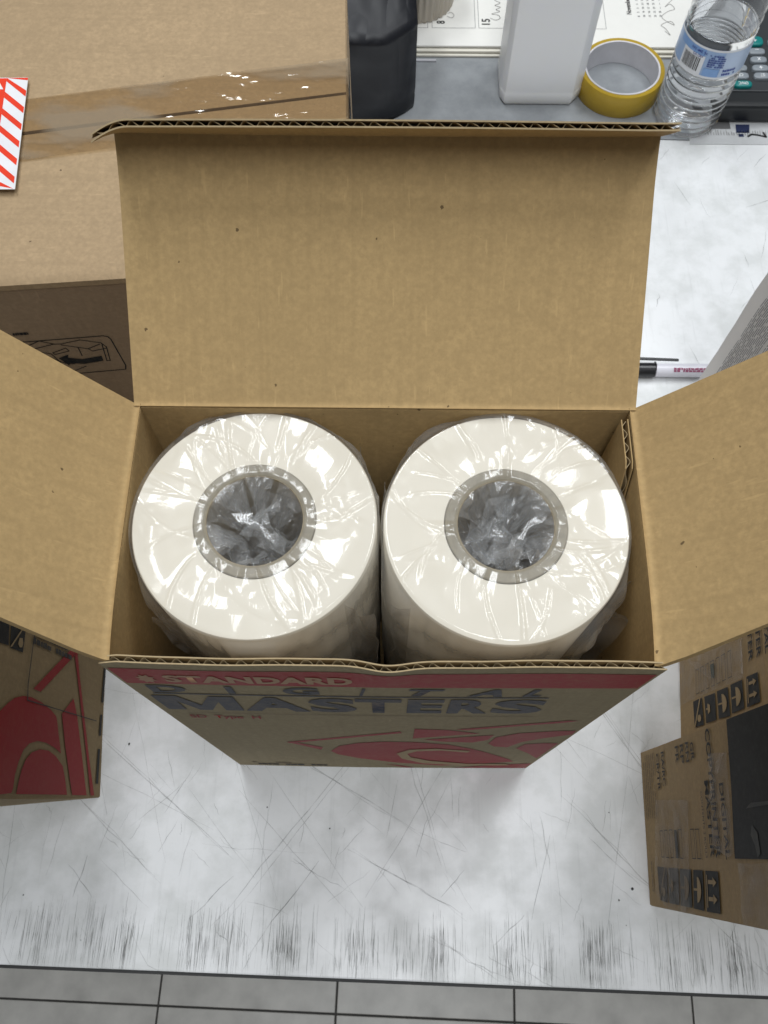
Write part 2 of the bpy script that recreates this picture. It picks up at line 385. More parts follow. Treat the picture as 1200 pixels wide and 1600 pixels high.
def film(name, haze, base, rough=.07, wr=.5, uvs=(1, 1), tint=(1, 1, 1), kind='UV', nsc=1.0, gcol=(1, 1, 1)):
    """thin clear plastic: mostly see-through, mirror-like where it turns to the light, slightly milky"""
    m, nt, bs = newmat(name); nt.nodes.remove(bs)
    out = nt.nodes['Material Output']
    tr = N(nt, 'ShaderNodeBsdfTransparent'); tr.inputs[0].default_value = tint + (1,)
    gl = N(nt, 'ShaderNodeBsdfGlossy'); gl.inputs['Roughness'].default_value = rough; gl.inputs[0].default_value = gcol + (1,)
    df = N(nt, 'ShaderNodeBsdfDiffuse'); df.inputs[0].default_value = (.85, .87, .88, 1)
    co = coords(nt, (uvs[0], uvs[1], 1), kind)
    n1 = noisen(nt, co, nsc, 3, .55)
    n2 = noisen(nt, co, nsc * 3.1, 2, .5)
    r1 = mathn(nt, 'ABSOLUTE', mathn(nt, 'SUBTRACT', n1, .5))
    r2 = mathn(nt, 'ABSOLUTE', mathn(nt, 'SUBTRACT', n2, .5))
    h = mathn(nt, 'ADD', r1, mathn(nt, 'MULTIPLY', r2, .3))
    b = N(nt, 'ShaderNodeBump'); b.inputs['Strength'].default_value = wr; b.inputs['Distance'].default_value = .004
    nt.links.new(h, b.inputs['Height'])
    nt.links.new(b.outputs[0], gl.inputs['Normal'])
    fr = N(nt, 'ShaderNodeLayerWeight'); fr.inputs[0].default_value = .5; nt.links.new(b.outputs[0], fr.inputs['Normal'])
    fac = mathn(nt, 'ADD', mathn(nt, 'MULTIPLY', mathn(nt, 'POWER', fr.outputs['Facing'], 4.0), .85), base, True)
    g2 = N(nt, 'ShaderNodeBsdfGlossy'); g2.inputs['Roughness'].default_value = .32; nt.links.new(b.outputs[0], g2.inputs['Normal'])
    mg = N(nt, 'ShaderNodeMixShader'); mg.inputs[0].default_value = .5; nt.links.new(gl.outputs[0], mg.inputs[1]); nt.links.new(g2.outputs[0], mg.inputs[2])
    m1 = N(nt, 'ShaderNodeMixShader'); nt.links.new(fac, m1.inputs[0]); nt.links.new(tr.outputs[0], m1.inputs[1]); nt.links.new(mg.outputs[0], m1.inputs[2])
    m2 = N(nt, 'ShaderNodeMixShader'); m2.inputs[0].default_value = haze
    nt.links.new(m1.outputs[0], m2.inputs[1]); nt.links.new(df.outputs[0], m2.inputs[2])
    nt.links.new(m2.outputs[0], out.inputs['Surface'])
    return m
def veil(name, col, alpha, rough=.8, gloss=False):
    m, nt, bs = newmat(name)
    bs.inputs['Base Color'].default_value = col + (1,); bs.inputs['Roughness'].default_value = rough
    n = noisen(nt, coords(nt), 90, 3)
    nt.links.new(mathn(nt, 'MULTIPLY', ramp(nt, n, .2, .7), alpha), bs.inputs['Alpha'])
    return m

# ------------------------------------------------------------------ the setting: table, desk, floor
TA = math.radians(-1.43)
TX, TY = Vector((math.cos(TA), math.sin(TA), 0)), Vector((-math.sin(TA), math.cos(TA), 0))
TO = Vector((0.0023, -0.1452, 0))
def tpt(a, b, z=0): return TO + TX * a + TY * b + Vector((0, 0, z))
m, nt, bs = newmat('white_laminate')
o = coords(nt)
b1 = noisen(nt, o, 17, 9, .62); b4 = noisen(nt, coords(nt, (1, 1, 1), rot=(.3, .2, .7)), 42, 6, .6); b2 = noisen(nt, o, 4.5, 4, .55); b3 = noisen(nt, coords(nt, (300, 18, 1)), 1, 2)
c = mixc(nt, ramp(nt, b1, .46, .60), (.86, .872, .885), (.72, .735, .735))
c = mixc(nt, mathn(nt, 'MULTIPLY', ramp(nt, b2, .48, .68), .30), c, (.55, .555, .55))
c = mixc(nt, mathn(nt, 'MULTIPLY', ramp(nt, b4, .52, .66), .20), c, (.60, .61, .60))
c = mixc(nt, mathn(nt, 'MULTIPLY', ramp(nt, b3, .58, .75), .15), c, (.45, .46, .46))
nt.links.new(c, bs.inputs['Base Color'])
nt.links.new(ramp(nt, b1, .35, .7, (.28, .28, .28, 1), (.5, .5, .5, 1)), bs.inputs['Roughness'])
M_table = m
table = bpy.data.objects.new('work_table', None); link(table); tag(table, kind='structure')
c4 = [tpt(-1.2, 0, -.03), tpt(1.2, 0, -.03), tpt(1.2, .797, -.03), tpt(-1.2, .797, -.03)]
top = slab('table_top', c4, (0, 0, 1), .03, M_table, table, .0012, 2)
M_trim = plain('dark_table_edging', (.035, .035, .035), .7)
slab('edge_trim', [tpt(-1.2, -.0022, -.029), tpt(1.2, -.0022, -.029), tpt(1.2, -.0002, -.029), tpt(-1.2, -.0002, -.029)], (0, 0, 1), .0265, M_trim, table)
# scratches and cutter marks worn into the laminate
rnd = random.Random(5)
def scratch_set(name, lines, mat):
    V = []; F = []
    for pts, w in lines:
        n = len(pts)
        for i in range(n - 1):
            (a, b), (c, d) = pts[i], pts[i + 1]
            l = math.hypot(c - a, d - b) or 1e-6; nx, ny = -(d - b) / l, (c - a) / l
            wa = w * (.35 + .65 * math.sin(math.pi * (i + .02) / (n - 1))); wb = w * (.35 + .65 * math.sin(math.pi * (i + .98) / (n - 1)))
            q = len(V)
            V += [tpt(a + nx * wa / 2, b + ny * wa / 2, .00025), tpt(c + nx * wb / 2, d + ny * wb / 2, .00025),
                  tpt(c - nx * wb / 2, d - ny * wb / 2, .00025), tpt(a - nx * wa / 2, b - ny * wa / 2, .00025)]
            F.append((q, q + 1, q + 2, q + 3))
    o = mesh(name, V, F, mat, table); o['kind'] = 'stuff'; o.visible_shadow = True
    return o
def wob(a0, b0, a1, b1, n, j):
    return [(a0 + (a1 - a0) * i / n + rnd.gauss(0, j), max(.0003, b0 + (b1 - b0) * i / n + rnd.gauss(0, j))) for i in range(n + 1)]
L1 = []; L2 = []
for cx, sp, cnt in ((-.245, .016, 30), (-.21, .014, 24), (-.185, .01, 20), (-.137, .013, 36), (-.112, .008, 20), (-.072, .014, 46), (-.02, .012, 34), (.012, .008, 14), (.037, .012, 38),
                    (.09, .012, 34), (.115, .006, 14), (.152, .014, 44), (.205, .01, 26), (.222, .008, 16), (.25, .012, 40), (-.3, .02, 20), (.3, .02, 20)):
    for k in range(int(cnt * 1.9)):
        a = cx + rnd.gauss(0, sp * .6); b = max(.0003, rnd.uniform(-.012, .02))
        ln = rnd.uniform(.010, .042) * (1 if b < .012 else .7)
        (L1 if rnd.random() < .45 else L2).append((wob(a, b, a + rnd.gauss(0, .001), min(b + ln, .047), 4, .00012), rnd.uniform(.00016, .00045)))
for k in range(420):      # thin marks all along the near edge
    a = rnd.uniform(-.34, .34); b = max(.0003, rnd.uniform(-.015, .022)); ln = rnd.uniform(.006, .036)
    (L1 if rnd.random() < .12 else L2).append((wob(a, b, a + rnd.gauss(0, .0012), min(b + ln, .05), 4, .00012), rnd.uniform(.00012, .00035)))
for k in range(230):
    a = rnd.uniform(-.33, .33); b = rnd.uniform(.0, .2); an = rnd.choice((rnd.gauss(-.55, .25), rnd.gauss(.95, .25), rnd.gauss(1.5, .12), rnd.gauss(2.2, .3)))
    ln = rnd.uniform(.008, .05) if rnd.random() < .85 else rnd.uniform(.05, .16)
    (L1 if rnd.random() < .10 else L2).append((wob(a, b, a + ln * math.cos(an), b + ln * math.sin(an), 6, .0004), rnd.uniform(.0002, .00055)))
for k in range(30):
    a = rnd.uniform(.2, .36); b = rnd.uniform(.4, .78); an = rnd.gauss(1.1, .5); ln = rnd.uniform(.01, .04)
    L2.append((wob(a, b, a + ln * math.cos(an), b + ln * math.sin(an), 4, .0006), rnd.uniform(.0003, .001)))
# a few long ones that stand out in the front part of the top
for (a0, b0, a1, b1, w) in ((-.235, .165, -.118, .078, .0007), (-.148, .19, .02, .10, .0008), (-.02, .165, -.125, .03, .0007), (.0, .19, .04, .075, .0006), (.03, .03, .08, .005, .0007), (-.03, .085, .055, .045, .0007), (.16, .2, .27, .035, .0009), (.13, .13, .2, .06, .0006), (-.27, .14, -.17, .06, .0006)):
    L2.append((wob(a0, b0, a1, b1, 10, .0006), w)); L2.append((wob(a0 + .004, b0, a1 + .004, b1 - .004, 10, .0006), w * .6))
scratch_set('dark_scratches', L1, veil('scratch_dark', (.08, .08, .075), .62))
scratch_set('faint_scratches', L2, veil('scratch_faint', (.17, .17, .16), .34))
V = []; F = []
for k in range(20):
    a, b = rnd.uniform(-.33, .33), rnd.uniform(.005, .2); r = rnd.uniform(.0003, .0007); q = len(V)
    if rnd.random() < .15: r *= 1.7
    V += [tpt(a + r * rnd.uniform(.6, 1.2) * math.cos(t * math.pi / 3.5), b + r * rnd.uniform(.6, 1.3) * math.sin(t * math.pi / 3.5), .0004) for t in range(7)]
    F.append(list(range(q, q + 7)))
o = mesh('ink_spots', V, F, plain('ink_spot', (.03, .03, .03), .7), table); o['kind'] = 'stuff'
# grey desk behind the white table
m, nt, bs = newmat('grey_laminate')
o = coords(nt); n1 = noisen(nt, o, 55, 4, .65); n2 = noisen(nt, o, 14, 3)
c = mixc(nt, ramp(nt, n1, .35, .7), (.31, .325, .34), (.235, .25, .265)); c = mixc(nt, mathn(nt, 'MULTIPLY', ramp(nt, n2, .4, .7), .5), c, (.36, .38, .40))
nt.links.new(c, bs.inputs['Base Color']); bs.inputs['Roughness'].default_value = .42
slab('grey_desk', [tpt(-1.2, .798, -.04), tpt(1.2, .798, -.04), tpt(1.2, 1.9, -.04), tpt(-1.2, 1.9, -.04)], (0, 0, 1), .0402, m, None, .0008)['kind'] = 'structure'
# tiled floor
FZ = -.96
floor = box('floor', -4, 4, -4, 4, FZ - .05, FZ - .004, plain('dark_grout', (.09, .086, .08), .9), None); floor['kind'] = 'structure'
M_tiles = [plain('floor_tile_%s' % k, c,   .38, .5, scale=13, vary=.35) for k, c in (('grey', (.80, .775, .725)), ('pale', (.82, .80, .76)), ('warm', (.79, .765, .71)))]
FA = math.radians(-1.7)
tile0 = None
for i in range(-5, 6):
    for j in range(-4, 1):
        cx = -.0779 + .15 + .3 * i; cy = -.2995 + .15 + .3 * j
        if abs(cx) > 1.4: continue
        if tile0 is None:
            tile0 = box('tile', -.1484, .1484, -.1484, .1484, 0, .004, M_tiles[0], floor, .0012, 2); t = tile0
        else:
            t = tile0.copy(); link(t)
            t.parent = floor
        t.location = (-.0779 + (cx + .0779) * math.cos(FA) - (cy + .2995) * math.sin(FA), -.3005 + (cx + .0779) * math.sin(FA) + (cy + .2995) * math.cos(FA), FZ - .004)
        t.rotation_euler = (0, 0, FA)

# ------------------------------------------------------------------ the open carton
BW, BD, BH, TH = .11, .1165, .354, .0030
ct = thing('open_carton', 'open kraft carton with red and navy print holding two film-wrapped paper rolls', 'box')
def fy(x, z):   # outer face of the front wall: bulges at the middle of its torn top edge
    k = max(0, (z - .30) / .054)
    return -.0008 * math.cos(x / .11 * math.pi / 2) - k * k * (.0017 * math.exp(-((x - .002) / .010) ** 2) + .0003 * math.sin(x * 70))
def ftop(x):
    return BH - .0012 * math.exp(-((x - .002) / .010) ** 2) - .0003 * math.sin(x * 190) - .004 * max(0, abs(x) / .11 - .93) / .07 * (1 if x < 0 else .3)
def front_layer(name, off, t, mat, parent, wave=0.0, zt=0.0, zb=0.0, nu=220):
    def fn(u, v):
        x = -BW + TH * 0 + 2 * BW * u
        z = zb + (ftop(x) - zt - zb) * (1 - (1 - v) ** 2.0)
        ph = x / .0062 * 2 * math.pi
        s_ = math.sin(ph + 1.1 * noise.noise(Vector((x * 160, 3, 0))) + .5 * math.sin(ph)) if wave else 0
        w = wave * max(-1, min(1, s_ * 1.25)) * (1 - .22 * abs(noise.noise(Vector((x * 240, 9, 0)))))
        return (x, fy(x, z) + off + w, z), (0, 1, 0)
    return sheet(name, fn, nu, 14, t, mat, parent)
fw = front_layer('front_wall', 0, .0005, M_outer, ct)
front_layer('inner_liner', TH - .0005, .0005, M_innerv, fw, zt=.0002)
front_layer('flute', .00138, .00018, M_edge, fw, wave=.00098, zt=.0006, zb=.25, nu=460)
# a paler torn lip of liner along the cut
def lip(name, y0, parent):
    def fn(u, v):
        x = -BW + 2 * BW * u
        return (x, fy(x, BH) + y0, ftop(x) + .0001 + .0006 * v), (0, 1, 0)
    sheet(name, fn, 220, 1, .00055, M_edge, parent)
lip('torn_lip', -.00003, fw); lip('torn_lip', TH - .00052, fw)
def wall(name, c0, c1, n, mat):   # vertical wall between two plan points, slightly bowed
    c0, c1, n = Vector(c0), Vector(c1), Vector(n)
    def fn(u, v):
        p = c0.lerp(c1, u); return p + Vector((0, 0, .002 + (BH - .004) * v)) - n * (.0008 * math.sin(math.pi * u) * math.sin(math.pi * v)), n
    return sheet(name, fn, 16, 16, TH, mat, ct)
bwall = wall('back_wall', (-BW + TH, BD - TH, 0), (BW - TH, BD - TH, 0), (0, 1, 0), M_innerv)
lwall = wall('side_wall', (-BW + TH, TH * 1.05, 0), (-BW + TH, BD, 0), (-1, 0, 0), M_innerv)
rwall = wall('side_wall', (BW - TH, TH * 1.05, 0), (BW - TH, BD, 0), (1, 0, 0), M_innerv)
box('bottom', -BW + TH, BW - TH, TH, BD - TH, .001, .005, M_innerv, ct)
# glue tab in the right rear corner with its flutes showing
tabx = BW - TH - .0006
tab = sheet('glue_tab', lambda u, v: ((tabx, .075 + .035 * u, .18 + (BH - .182) * v - .03 * max(0, .35 - u) / .35 * v), (-1, 0, 0)), 12, 10, .0005, M_innerv, ct)
sheet('tab_liner', lambda u, v: ((tabx - .0026, .0755 + .0345 * u, .18 + (BH - .1825) * v - .03 * max(0, .35 - u) / .35 * v), (-1, 0, 0)), 12, 10, .0005, M_innerv, tab)
sheet('tab_flute', lambda u, v: ((tabx - .0014 + .0009 * math.sin(u * 5.2 * 2 * math.pi), .0755 + .0345 * u, .30 + (BH - .304) * v - .03 * max(0, .35 - u) / .35 * v), (-1, 0, 0)), 80, 2, .0003, M_edge, tab)
# lid: hinged at the back, leaning back, its tuck edge turned toward the viewer
LD = Vector((0, .087, .067)).normalized(); LN = Vector((0, -LD.z, LD.y))     # LN: inside normal
LL = .111
def lid_pt(x, s):
    """s 0..LL along the lid, with creased hinge and top corners curling forward"""
    curl = max(0, (s - LL * .78) / (LL * .22))
    bow = .0035 * (1 - (x / BW) ** 2) * (s / LL)
    h0 = .0026
    if s < h0: p = Vector((x, BD - TH + s, BH - .0004 - .0006 * math.sin(math.pi * s / h0)))
    else: p = Vector((x, BD - TH + h0, BH - .0004)) + LD * (s - h0) + LN * (.0012 * curl ** 2 - bow)
    k = max(0, abs(x) / BW - .86) / .14
    p += LN * (.0015 * k * k * curl ** 2)
    return p
lid = sheet('lid', lambda u, v: (lid_pt(-BW + 2 * BW * u, LL * v ** 1.35), -LN), 60, 60, .0034, M_inner, ct)
TD = (Vector((0, -.0150, .0166))).normalized(); TL = .0225
def tuck_pt(x, s):
    p = lid_pt(max(-BW, min(BW, x)), LL)
    p.x = x
    e = 1 - (x / BW) ** 2
    p += TD * (s * 1.0) + Vector((0, .0003, .0012)) * e * (s / TL)
    if x < -BW + .012:
        k = (-BW + .012 - x) / .012
        p += Vector((-.002, -.002, -.005)) * k * k * (s / TL)
    return p
tn = Vector((0, TD.z, -TD.y))
TXS = lambda u: -BW - .0005 + (2 * BW + .001) * u
tuck = sheet('tuck_flap', lambda u, v: (tuck_pt(TXS(u), -.0012 + (TL + .0016) * v), tn), 220, 6, .0005, M_inner, lid)
sheet('tuck_liner', lambda u, v: (tuck_pt(TXS(u), -.0012 + (TL + .0016) * v) + tn * .0024, tn), 220, 6, .0005, M_carton, lid)
sheet('tuck_flute', lambda u, v: (tuck_pt(TXS(u), (TL - .0002) * v) + tn * (.0013 + .00090 * max(-1, min(1, 1.25 * math.sin(u * 36 * 2 * math.pi + .9 * noise.noise(Vector((u * 34, 1, 0))) + .5 * math.sin(u * 36 * 2 * math.pi))))), tn), 460, 2, .00028, M_edge, lid)
sheet('torn_lip', lambda u, v: (tuck_pt(TXS(u), TL + .0004 + .0005 * v) - tn * .00005, tn), 220, 1, .0006, M_edge, lid)
sheet('torn_lip', lambda u, v: (tuck_pt(TXS(u), TL + .0004 + .0005 * v) + tn * .00235, tn), 220, 1, .0006, M_edge, lid)
# side flaps, folded out and up
def side_flap(s, ang, kb, kf, ln):
    a = math.radians(ang); d = Vector((s * math.cos(a), 0, math.sin(a))); nn = Vector((s * math.sin(a), 0, -math.cos(a)))
    def fn(u, v):
        y = TH * .4 + (BD - .0015 - TH * .4) * u
        s0 = ln * v ** 1.5
        k = kf + (kb - kf) * u
        h0 = .0030
        p = Vector((s * (BW - TH + min(s0, h0)), y + k * s0, BH - .0006 - .0007 * math.sin(math.pi * min(1, s0 / h0)))) + d * max(0, s0 - h0)
        p += nn * (.0022 * math.sin(math.pi * v) * math.sin(math.pi * u) - .0025 * (v * v))
        if s0 < .012:    # rounded crease at the front corner
            p += Vector((-s * .0018 * (1 - u) ** 6 * (1 - s0 / .012), .0, 0))
        return p, nn
    return sheet('side_flap', fn, 30, 60, .0034, M_innerx, ct)
side_flap(-1, 50, .06, .18, .10)
side_flap(1, 47, .01, .20, .10)
# print on the front wall
fm = lambda e: (lambda a, b: Vector((a, fy(a, b) - e, b)))
def strip(name, a0, a1, b0, b1, mat, e, n=60):
    P = [[(a0 + (a1 - a0) * i / n, b0), (a0 + (a1 - a0) * (i + 1) / n, b0), (a0 + (a1 - a0) * (i + 1) / n, b1), (a0 + (a1 - a0) * i / n, b1)] for i in range(n)]
    return poly(name, P, fm(e), mat, fw)
strip('red_band', -.1085, .1085, .3165, .3450, M_red, .00025)
text('lettering', 'STANDARD', fm(.0005), -.090, .3215, .078, .0140, M_stand, fw, .045, 0, 1.05)
sun = [(-.0975 + .0042 * math.cos(t * math.pi / 8) * (1 if t % 2 else .62), .3272 + .0085 * math.sin(t * math.pi / 8) * (1 if t % 2 else .62)) for t in range(16)]
poly('emblem', [sun], fm(.0005), M_stand, fw)
x = -.1015
for ch, xc in zip('DIGITAL', (-.094, -.0665, -.0355, -.0085, .0195, .0455, .0665)):
    w = .0032 if ch == 'I' else .0160 if ch != 'L' else .0085
    text('letter', ch, fm(.0004), xc - w / 2, .2975, w, .0160, M_navy, fw, .045, .30 if xc > -.02 else .0)
strip('rule_line', -.103, .075, .2930, .2952, M_navy, .0003)
MZ, MHt = .2530, .0365
def mq(a, c): return (-.1055 + a * .0375, MZ + c * MHt)
poly('letter', [[mq(*q) for q in ((0, 0), (.24, 0), (.24, .62), (.42, 0), (.58, 0), (.76, .62), (.76, 0), (1, 0), (1, 1), (.70, 1), (.5, .36), (.30, 1), (0, 1))]], fm(.0004), M_navy, fw)
for ch, x0, w in (('A', -.0670, .0320), ('S', -.0345, .0225), ('T', -.0125, .0215), ('E', .0120, .0170), ('R', .0315, .0200), ('S', .0525, .0245)):
    text('letter', ch, fm(.0004), x0, MZ, w, MHt, M_navy, fw, .04)
text('lettering', 'SD  Type  H', fm(.0004), -.0995, .2250, .037, .0125, M_redd, fw, .022, .1)
strip('rule_line', -.098, .076, .2430, .2438, M_ghost, .0003)
for k, P in FRONT.items():
    poly('red_swirl' if k != 'loop' else 'swirl_gap', [P], fm(.0003 if k != 'loop' else .0006), M_red if k != 'loop' else M_unprinted, fw)
rp = random.Random(3)
scribble('small_print', (.0105,), fm(.0004), M_bfade, fw, -.094, -.042, .0075, rp, .85, .0015, .0055)
scribble('small_print', (.022,), fm(.0004), M_ghost, fw, -.097, -.068, .006, rp, .8, .0015, .005)

# ------------------------------------------------------------------ the two paper rolls in plastic
m, nt, bs = newmat('cream_paper_roll')
o = coords(nt)
ln = noisen(nt, coords(nt, (6, 6, 900)), 1, 2); n2 = noisen(nt, o, 25, 3)
c = mixc(nt, ramp(nt, n2, .3, .7), (.70, .652, .55), (.67, .62, .515)); c = mixc(nt, mathn(nt, 'MULTIPLY', ramp(nt, ln, .5, .8), .12), c, (.6, .56, .48))
nt.links.new(c, bs.inputs['Base Color']); bs.inputs['Roughness'].default_value = .55
M_paper = m
M_core = kraft('grey_core_board', (.33, .295, .225), (60, 60, 60), .2)
M_corewall = kraft('brown_core_wall_lightened', (.50, .41, .27), (30, 30, 30), .4)  # inner tube wall: brown, lightened in colour because little light reaches it
M_filmside = film('clear_wrap_sleeve', .075, .10, .09, .08, (5.0, 1.1), nsc=1.0)
M_film = film('clear_wrap', .03, .07, .09, .03, (5.0, 1.1), nsc=1.0)
M_filmin = film('clear_wrap_gathered', .07, .10, .06, .25, (3.0, 2.0), nsc=1.5, tint=(.985, .987, .99))
M_filmfin = film('clear_wrap_seam', .11, .07, .10, .2, (2.0, 3.0), nsc=1.5)
def roll(cx, cy, seed, label, fins):
    R0, RH, ZT = .0515, .0258, .3480
    t = thing('paper_roll', label, 'paper roll', group='film-wrapped paper rolls in the open carton'); t.location = (cx, cy, .005)
    z = ZT - .005
    lathe('paper', [(RH, .001), (R0 - .0008, .001), (R0, .002), (R0, z - .0006), (R0 - .0005, z), (RH + .0003, z), (RH, z - .0004)], M_paper, t, 128, closed=True)
    lathe('core', [(.0205, .0), (RH - .0001, .0), (RH - .0001, z + .0004), (RH - .0006, z + .0009), (.0211, z + .0009), (.0205, z + .0004)], M_core, t, 96, closed=True)
    lathe('core_inner_wall', [(.02035, .001), (.0205, .001), (.0205, z + .0003), (.02035, z + .0003)], M_corewall, t, 96, closed=True)
    rn = random.Random(seed)
    # tight panels between radial folds: knot angles with heights; plus a few sharp long creases
    def knots(lo, hi):
        ks = []; a = 0
        while a < 2 * math.pi - math.radians(lo):
            ks.append(a); a += math.radians(rn.uniform(lo, hi))
        return [(k, rn.random() ** 1.5) for k in ks]
    def facet(ks, a):
        a %= 2 * math.pi
        for q in range(len(ks)):
            a0, h0 = ks[q]; a1, h1 = ks[q + 1] if q + 1 < len(ks) else (2 * math.pi, ks[0][1])
            if a0 <= a <= a1: return h0 + (h1 - h0) * (a - a0) / (a1 - a0)
        return 0
    KA, KB, KC_ = knots(14, 50), knots(10, 38), knots(5, 14)
    cr = [(rn.uniform(0, 2 * math.pi), rn.gauss(0, 14), rn.uniform(.0004, .0011), rn.uniform(.010, .035), rn.uniform(.02, .036), rn.uniform(.042, .056)) for _ in range(34)]
    so = Vector((seed * 3.1, seed * 1.7, 0))
    NT = 480
    prof = []        # (r, z0)
    for i in range(16): prof.append((.0205 - .0175 * (i / 15), -.0015 - .030 * (i / 15) ** .75))
    prof = prof[::-1]
    NG = len(prof)
    for r in (.0213, .0222, .0232, .0243): prof.append((r, .0012))
    nr = 38
    for i in range(nr): prof.append((.0252 + (.0512 - .0252) * i / (nr - 1), .0012))
    prof += [(.0519, .0010), (.0522, -.0004), (.0524, -.0025)]
    for i in range(1, 26): prof.append((.0524 + .0004 * math.sin(i), -.0025 - .0060 * i))
    V = []; UV = []
    sm_ = lambda x, a, b_: (lambda t_: t_ * t_ * (3 - 2 * t_))(min(1, max(0, (x - a) / (b_ - a))))
    for i in range(NT + 1):
        a = 2 * math.pi * i / NT
        ca, sa = math.cos(a), math.sin(a)
        loose = sm_(noise.noise(Vector((ca * 1.6, sa * 1.6, seed * 5.0))), -.1, .35)
        rmax = min(.0524 / max(.01, abs(ca)), .0512 / max(.01, sa) if sa > 0 else .0560 / max(.01, -sa), .0620)
        pw = .55 + .45 * sm_(noise.noise(Vector((ca * 1.5 + 7, sa * 1.5, seed * 2.0))), -.2, .3)
        for k, (r, z0) in enumerate(prof):
            rr, zz = r, z0
            if k < NG:         # gathered film stuffed in the core
                f = (r - .003) / .0175
                q = Vector((ca * r * 150, sa * r * 150, 0)) + so
                zz += (.010 * noise.noise(q) + .009 * abs(noise.noise(q * 2.1 + Vector((3, 1, 0)))) - .002) * (1 - f ** 4)
                zz = min(zz, .0008)
            elif z0 > -.0005:  # over the top of the roll
                hgt = 0
                for (a0, dr, h, w, r0, r1) in cr:
                    if r0 - .004 < r < r1 + .004:
                        d = (a - a0 - dr * (r - .038) + math.pi) % (2 * math.pi) - math.pi
                        if abs(d) < w:
                            e = min(1, max(0, (r - r0 + .004) / .006)) * min(1, max(0, (r1 + .004 - r) / .006))
                            hgt = max(hgt, h * e * (1 - abs(d) / w))
                fa_ = facet(KA, a + 6 * (r - .038)) * .0034 * sm_(r, .024, .046)
                fb_ = facet(KB, a - 10 * (r - .038)) * .0018 * sm_(r, .022, .034) * (1 - .6 * sm_(r, .040, .052))
                fc_ = facet(KC_, a) * .0017 * pw * (1 - sm_(r, .026, .026 + .016 * pw))
                q2 = Vector((ca * r * 130, sa * r * 130, 3.0)) + so
                mask = sm_(noise.noise(Vector((ca * r * 45, sa * r * 45, 8.0)) + so), .05, .3)
                zz += (hgt + fa_ + fb_ + fc_ + .0007 * mask * abs(noise.noise(q2 * 1.1))) * (1 if r < .0508 else .55)
            else:              # down the side: loose pleats
                dn = min(1, .35 + -z0 / .02)
                q = Vector((ca * 5, sa * 5, z0 * 14)) + so
                rr += dn * (.0002 + .0075 * loose * (1 - .5 * sm_(-z0, .03, .12)) + .0012 * abs(noise.noise(q * 1.7)))
            if r > .0513: rr = max(r - .0002, min(rr, rmax - .0004)) if rmax > r else r
            V.append((rr * ca, rr * sa, z + zz)); UV.append((a / (2 * math.pi) * 14, r * 90 - min(0, z0 + .004) * 60))
    m_ = len(prof); F = []; F2 = []; F3 = []
    for i in range(NT):
        for k in range(m_ - 1):
            q = (i * m_ + k, (i + 1) * m_ + k, (i + 1) * m_ + k + 1, i * m_ + k + 1)
            (F2 if k < NG - 1 else F3 if k > NG + 4 + nr else F).append(q)
    wrap = mesh('plastic_wrap', V, F, M_film, t, True, UV)
    mesh('film_sleeve', V, F3, M_filmside, t, True, UV)
    c0 = len(V)
    F2 += [(i * m_, c0, (i + 1) * m_) for i in range(NT)]
    mesh('gathered_film', V + [(0, 0, z - .034)], F2, M_filmin, t, True, UV + [(0, 0)])
    # crumpled inner tongues of film standing in the core
    for k in range(8):
        a = rn.uniform(0, 6.28); w = rn.uniform(.012, .022); an = rn.uniform(0, 6.28); r0 = rn.uniform(.002, .012)
        base = Vector((r0 * math.cos(a), r0 * math.sin(a), z - rn.uniform(.016, .034))); dx = Vector((math.cos(an), math.sin(an), 0)); up = Vector((rn.gauss(0, .5), rn.gauss(0, .5), 1)).normalized()
        n1, n2 = 5, 5; VV = []
        for i in range(n1 + 1):
            for j in range(n2 + 1):
                p = base + dx * (i / n1 - .5) * w + up * (j / n2 * .024) + Vector((rn.gauss(0, .0017), rn.gauss(0, .0017), rn.gauss(0, .0017)))
                rxy = math.hypot(p.x, p.y)
                if rxy > .0195: p.x *= .0195 / rxy; p.y *= .0195 / rxy
                p.z = min(p.z, z + .0005)
                VV.append(p)
        FF = []
        for i in range(n1):
            for j in range(n2):
                q = (i * (n2 + 1) + j, (i + 1) * (n2 + 1) + j, (i + 1) * (n2 + 1) + j + 1, i * (n2 + 1) + j + 1)
                FF += [(q[0], q[1], q[2]), (q[0], q[2], q[3])]
        mesh('film_fold', VV, FF, M_filmin, wrap, False, [(i / n1, j / n2) for i in range(n1 + 1) for j in range(n2 + 1)])
    # film drawn over the rim and down into the core
    for k in range(9):
        th0 = rn.uniform(0, 6.28); wd = rn.uniform(.5, 1.1); n1, n2 = 6, 6; VV = []
        rin, zd = rn.uniform(.004, .010), rn.uniform(.010, .022)
        for i in range(n1 + 1):
            for j in range(n2 + 1):
                f = j / n2; th = th0 + wd * (i / n1 - .5) * (1 - .35 * f)
                r_ = .0202 + (rin - .0202) * f + rn.gauss(0, .0007) * (f > 0)
                r_ = min(.0202, max(.001, r_))
                VV.append(Vector((r_ * math.cos(th), r_ * math.sin(th), z + .0006 - zd * f ** 1.5 + (rn.gauss(0, .0016) if 0 < j else rn.uniform(-.0006, .0003)))))
        FF = []
        for i in range(n1):
            for j in range(n2):
                q = (i * (n2 + 1) + j, (i + 1) * (n2 + 1) + j, (i + 1) * (n2 + 1) + j + 1, i * (n2 + 1) + j + 1)
                FF += [(q[0], q[1], q[2]), (q[0], q[2], q[3])]
        mesh('film_fold', VV, FF, M_filmin, wrap, False, [(i / n1, j / n2) for i in range(n1 + 1) for j in range(n2 + 1)])
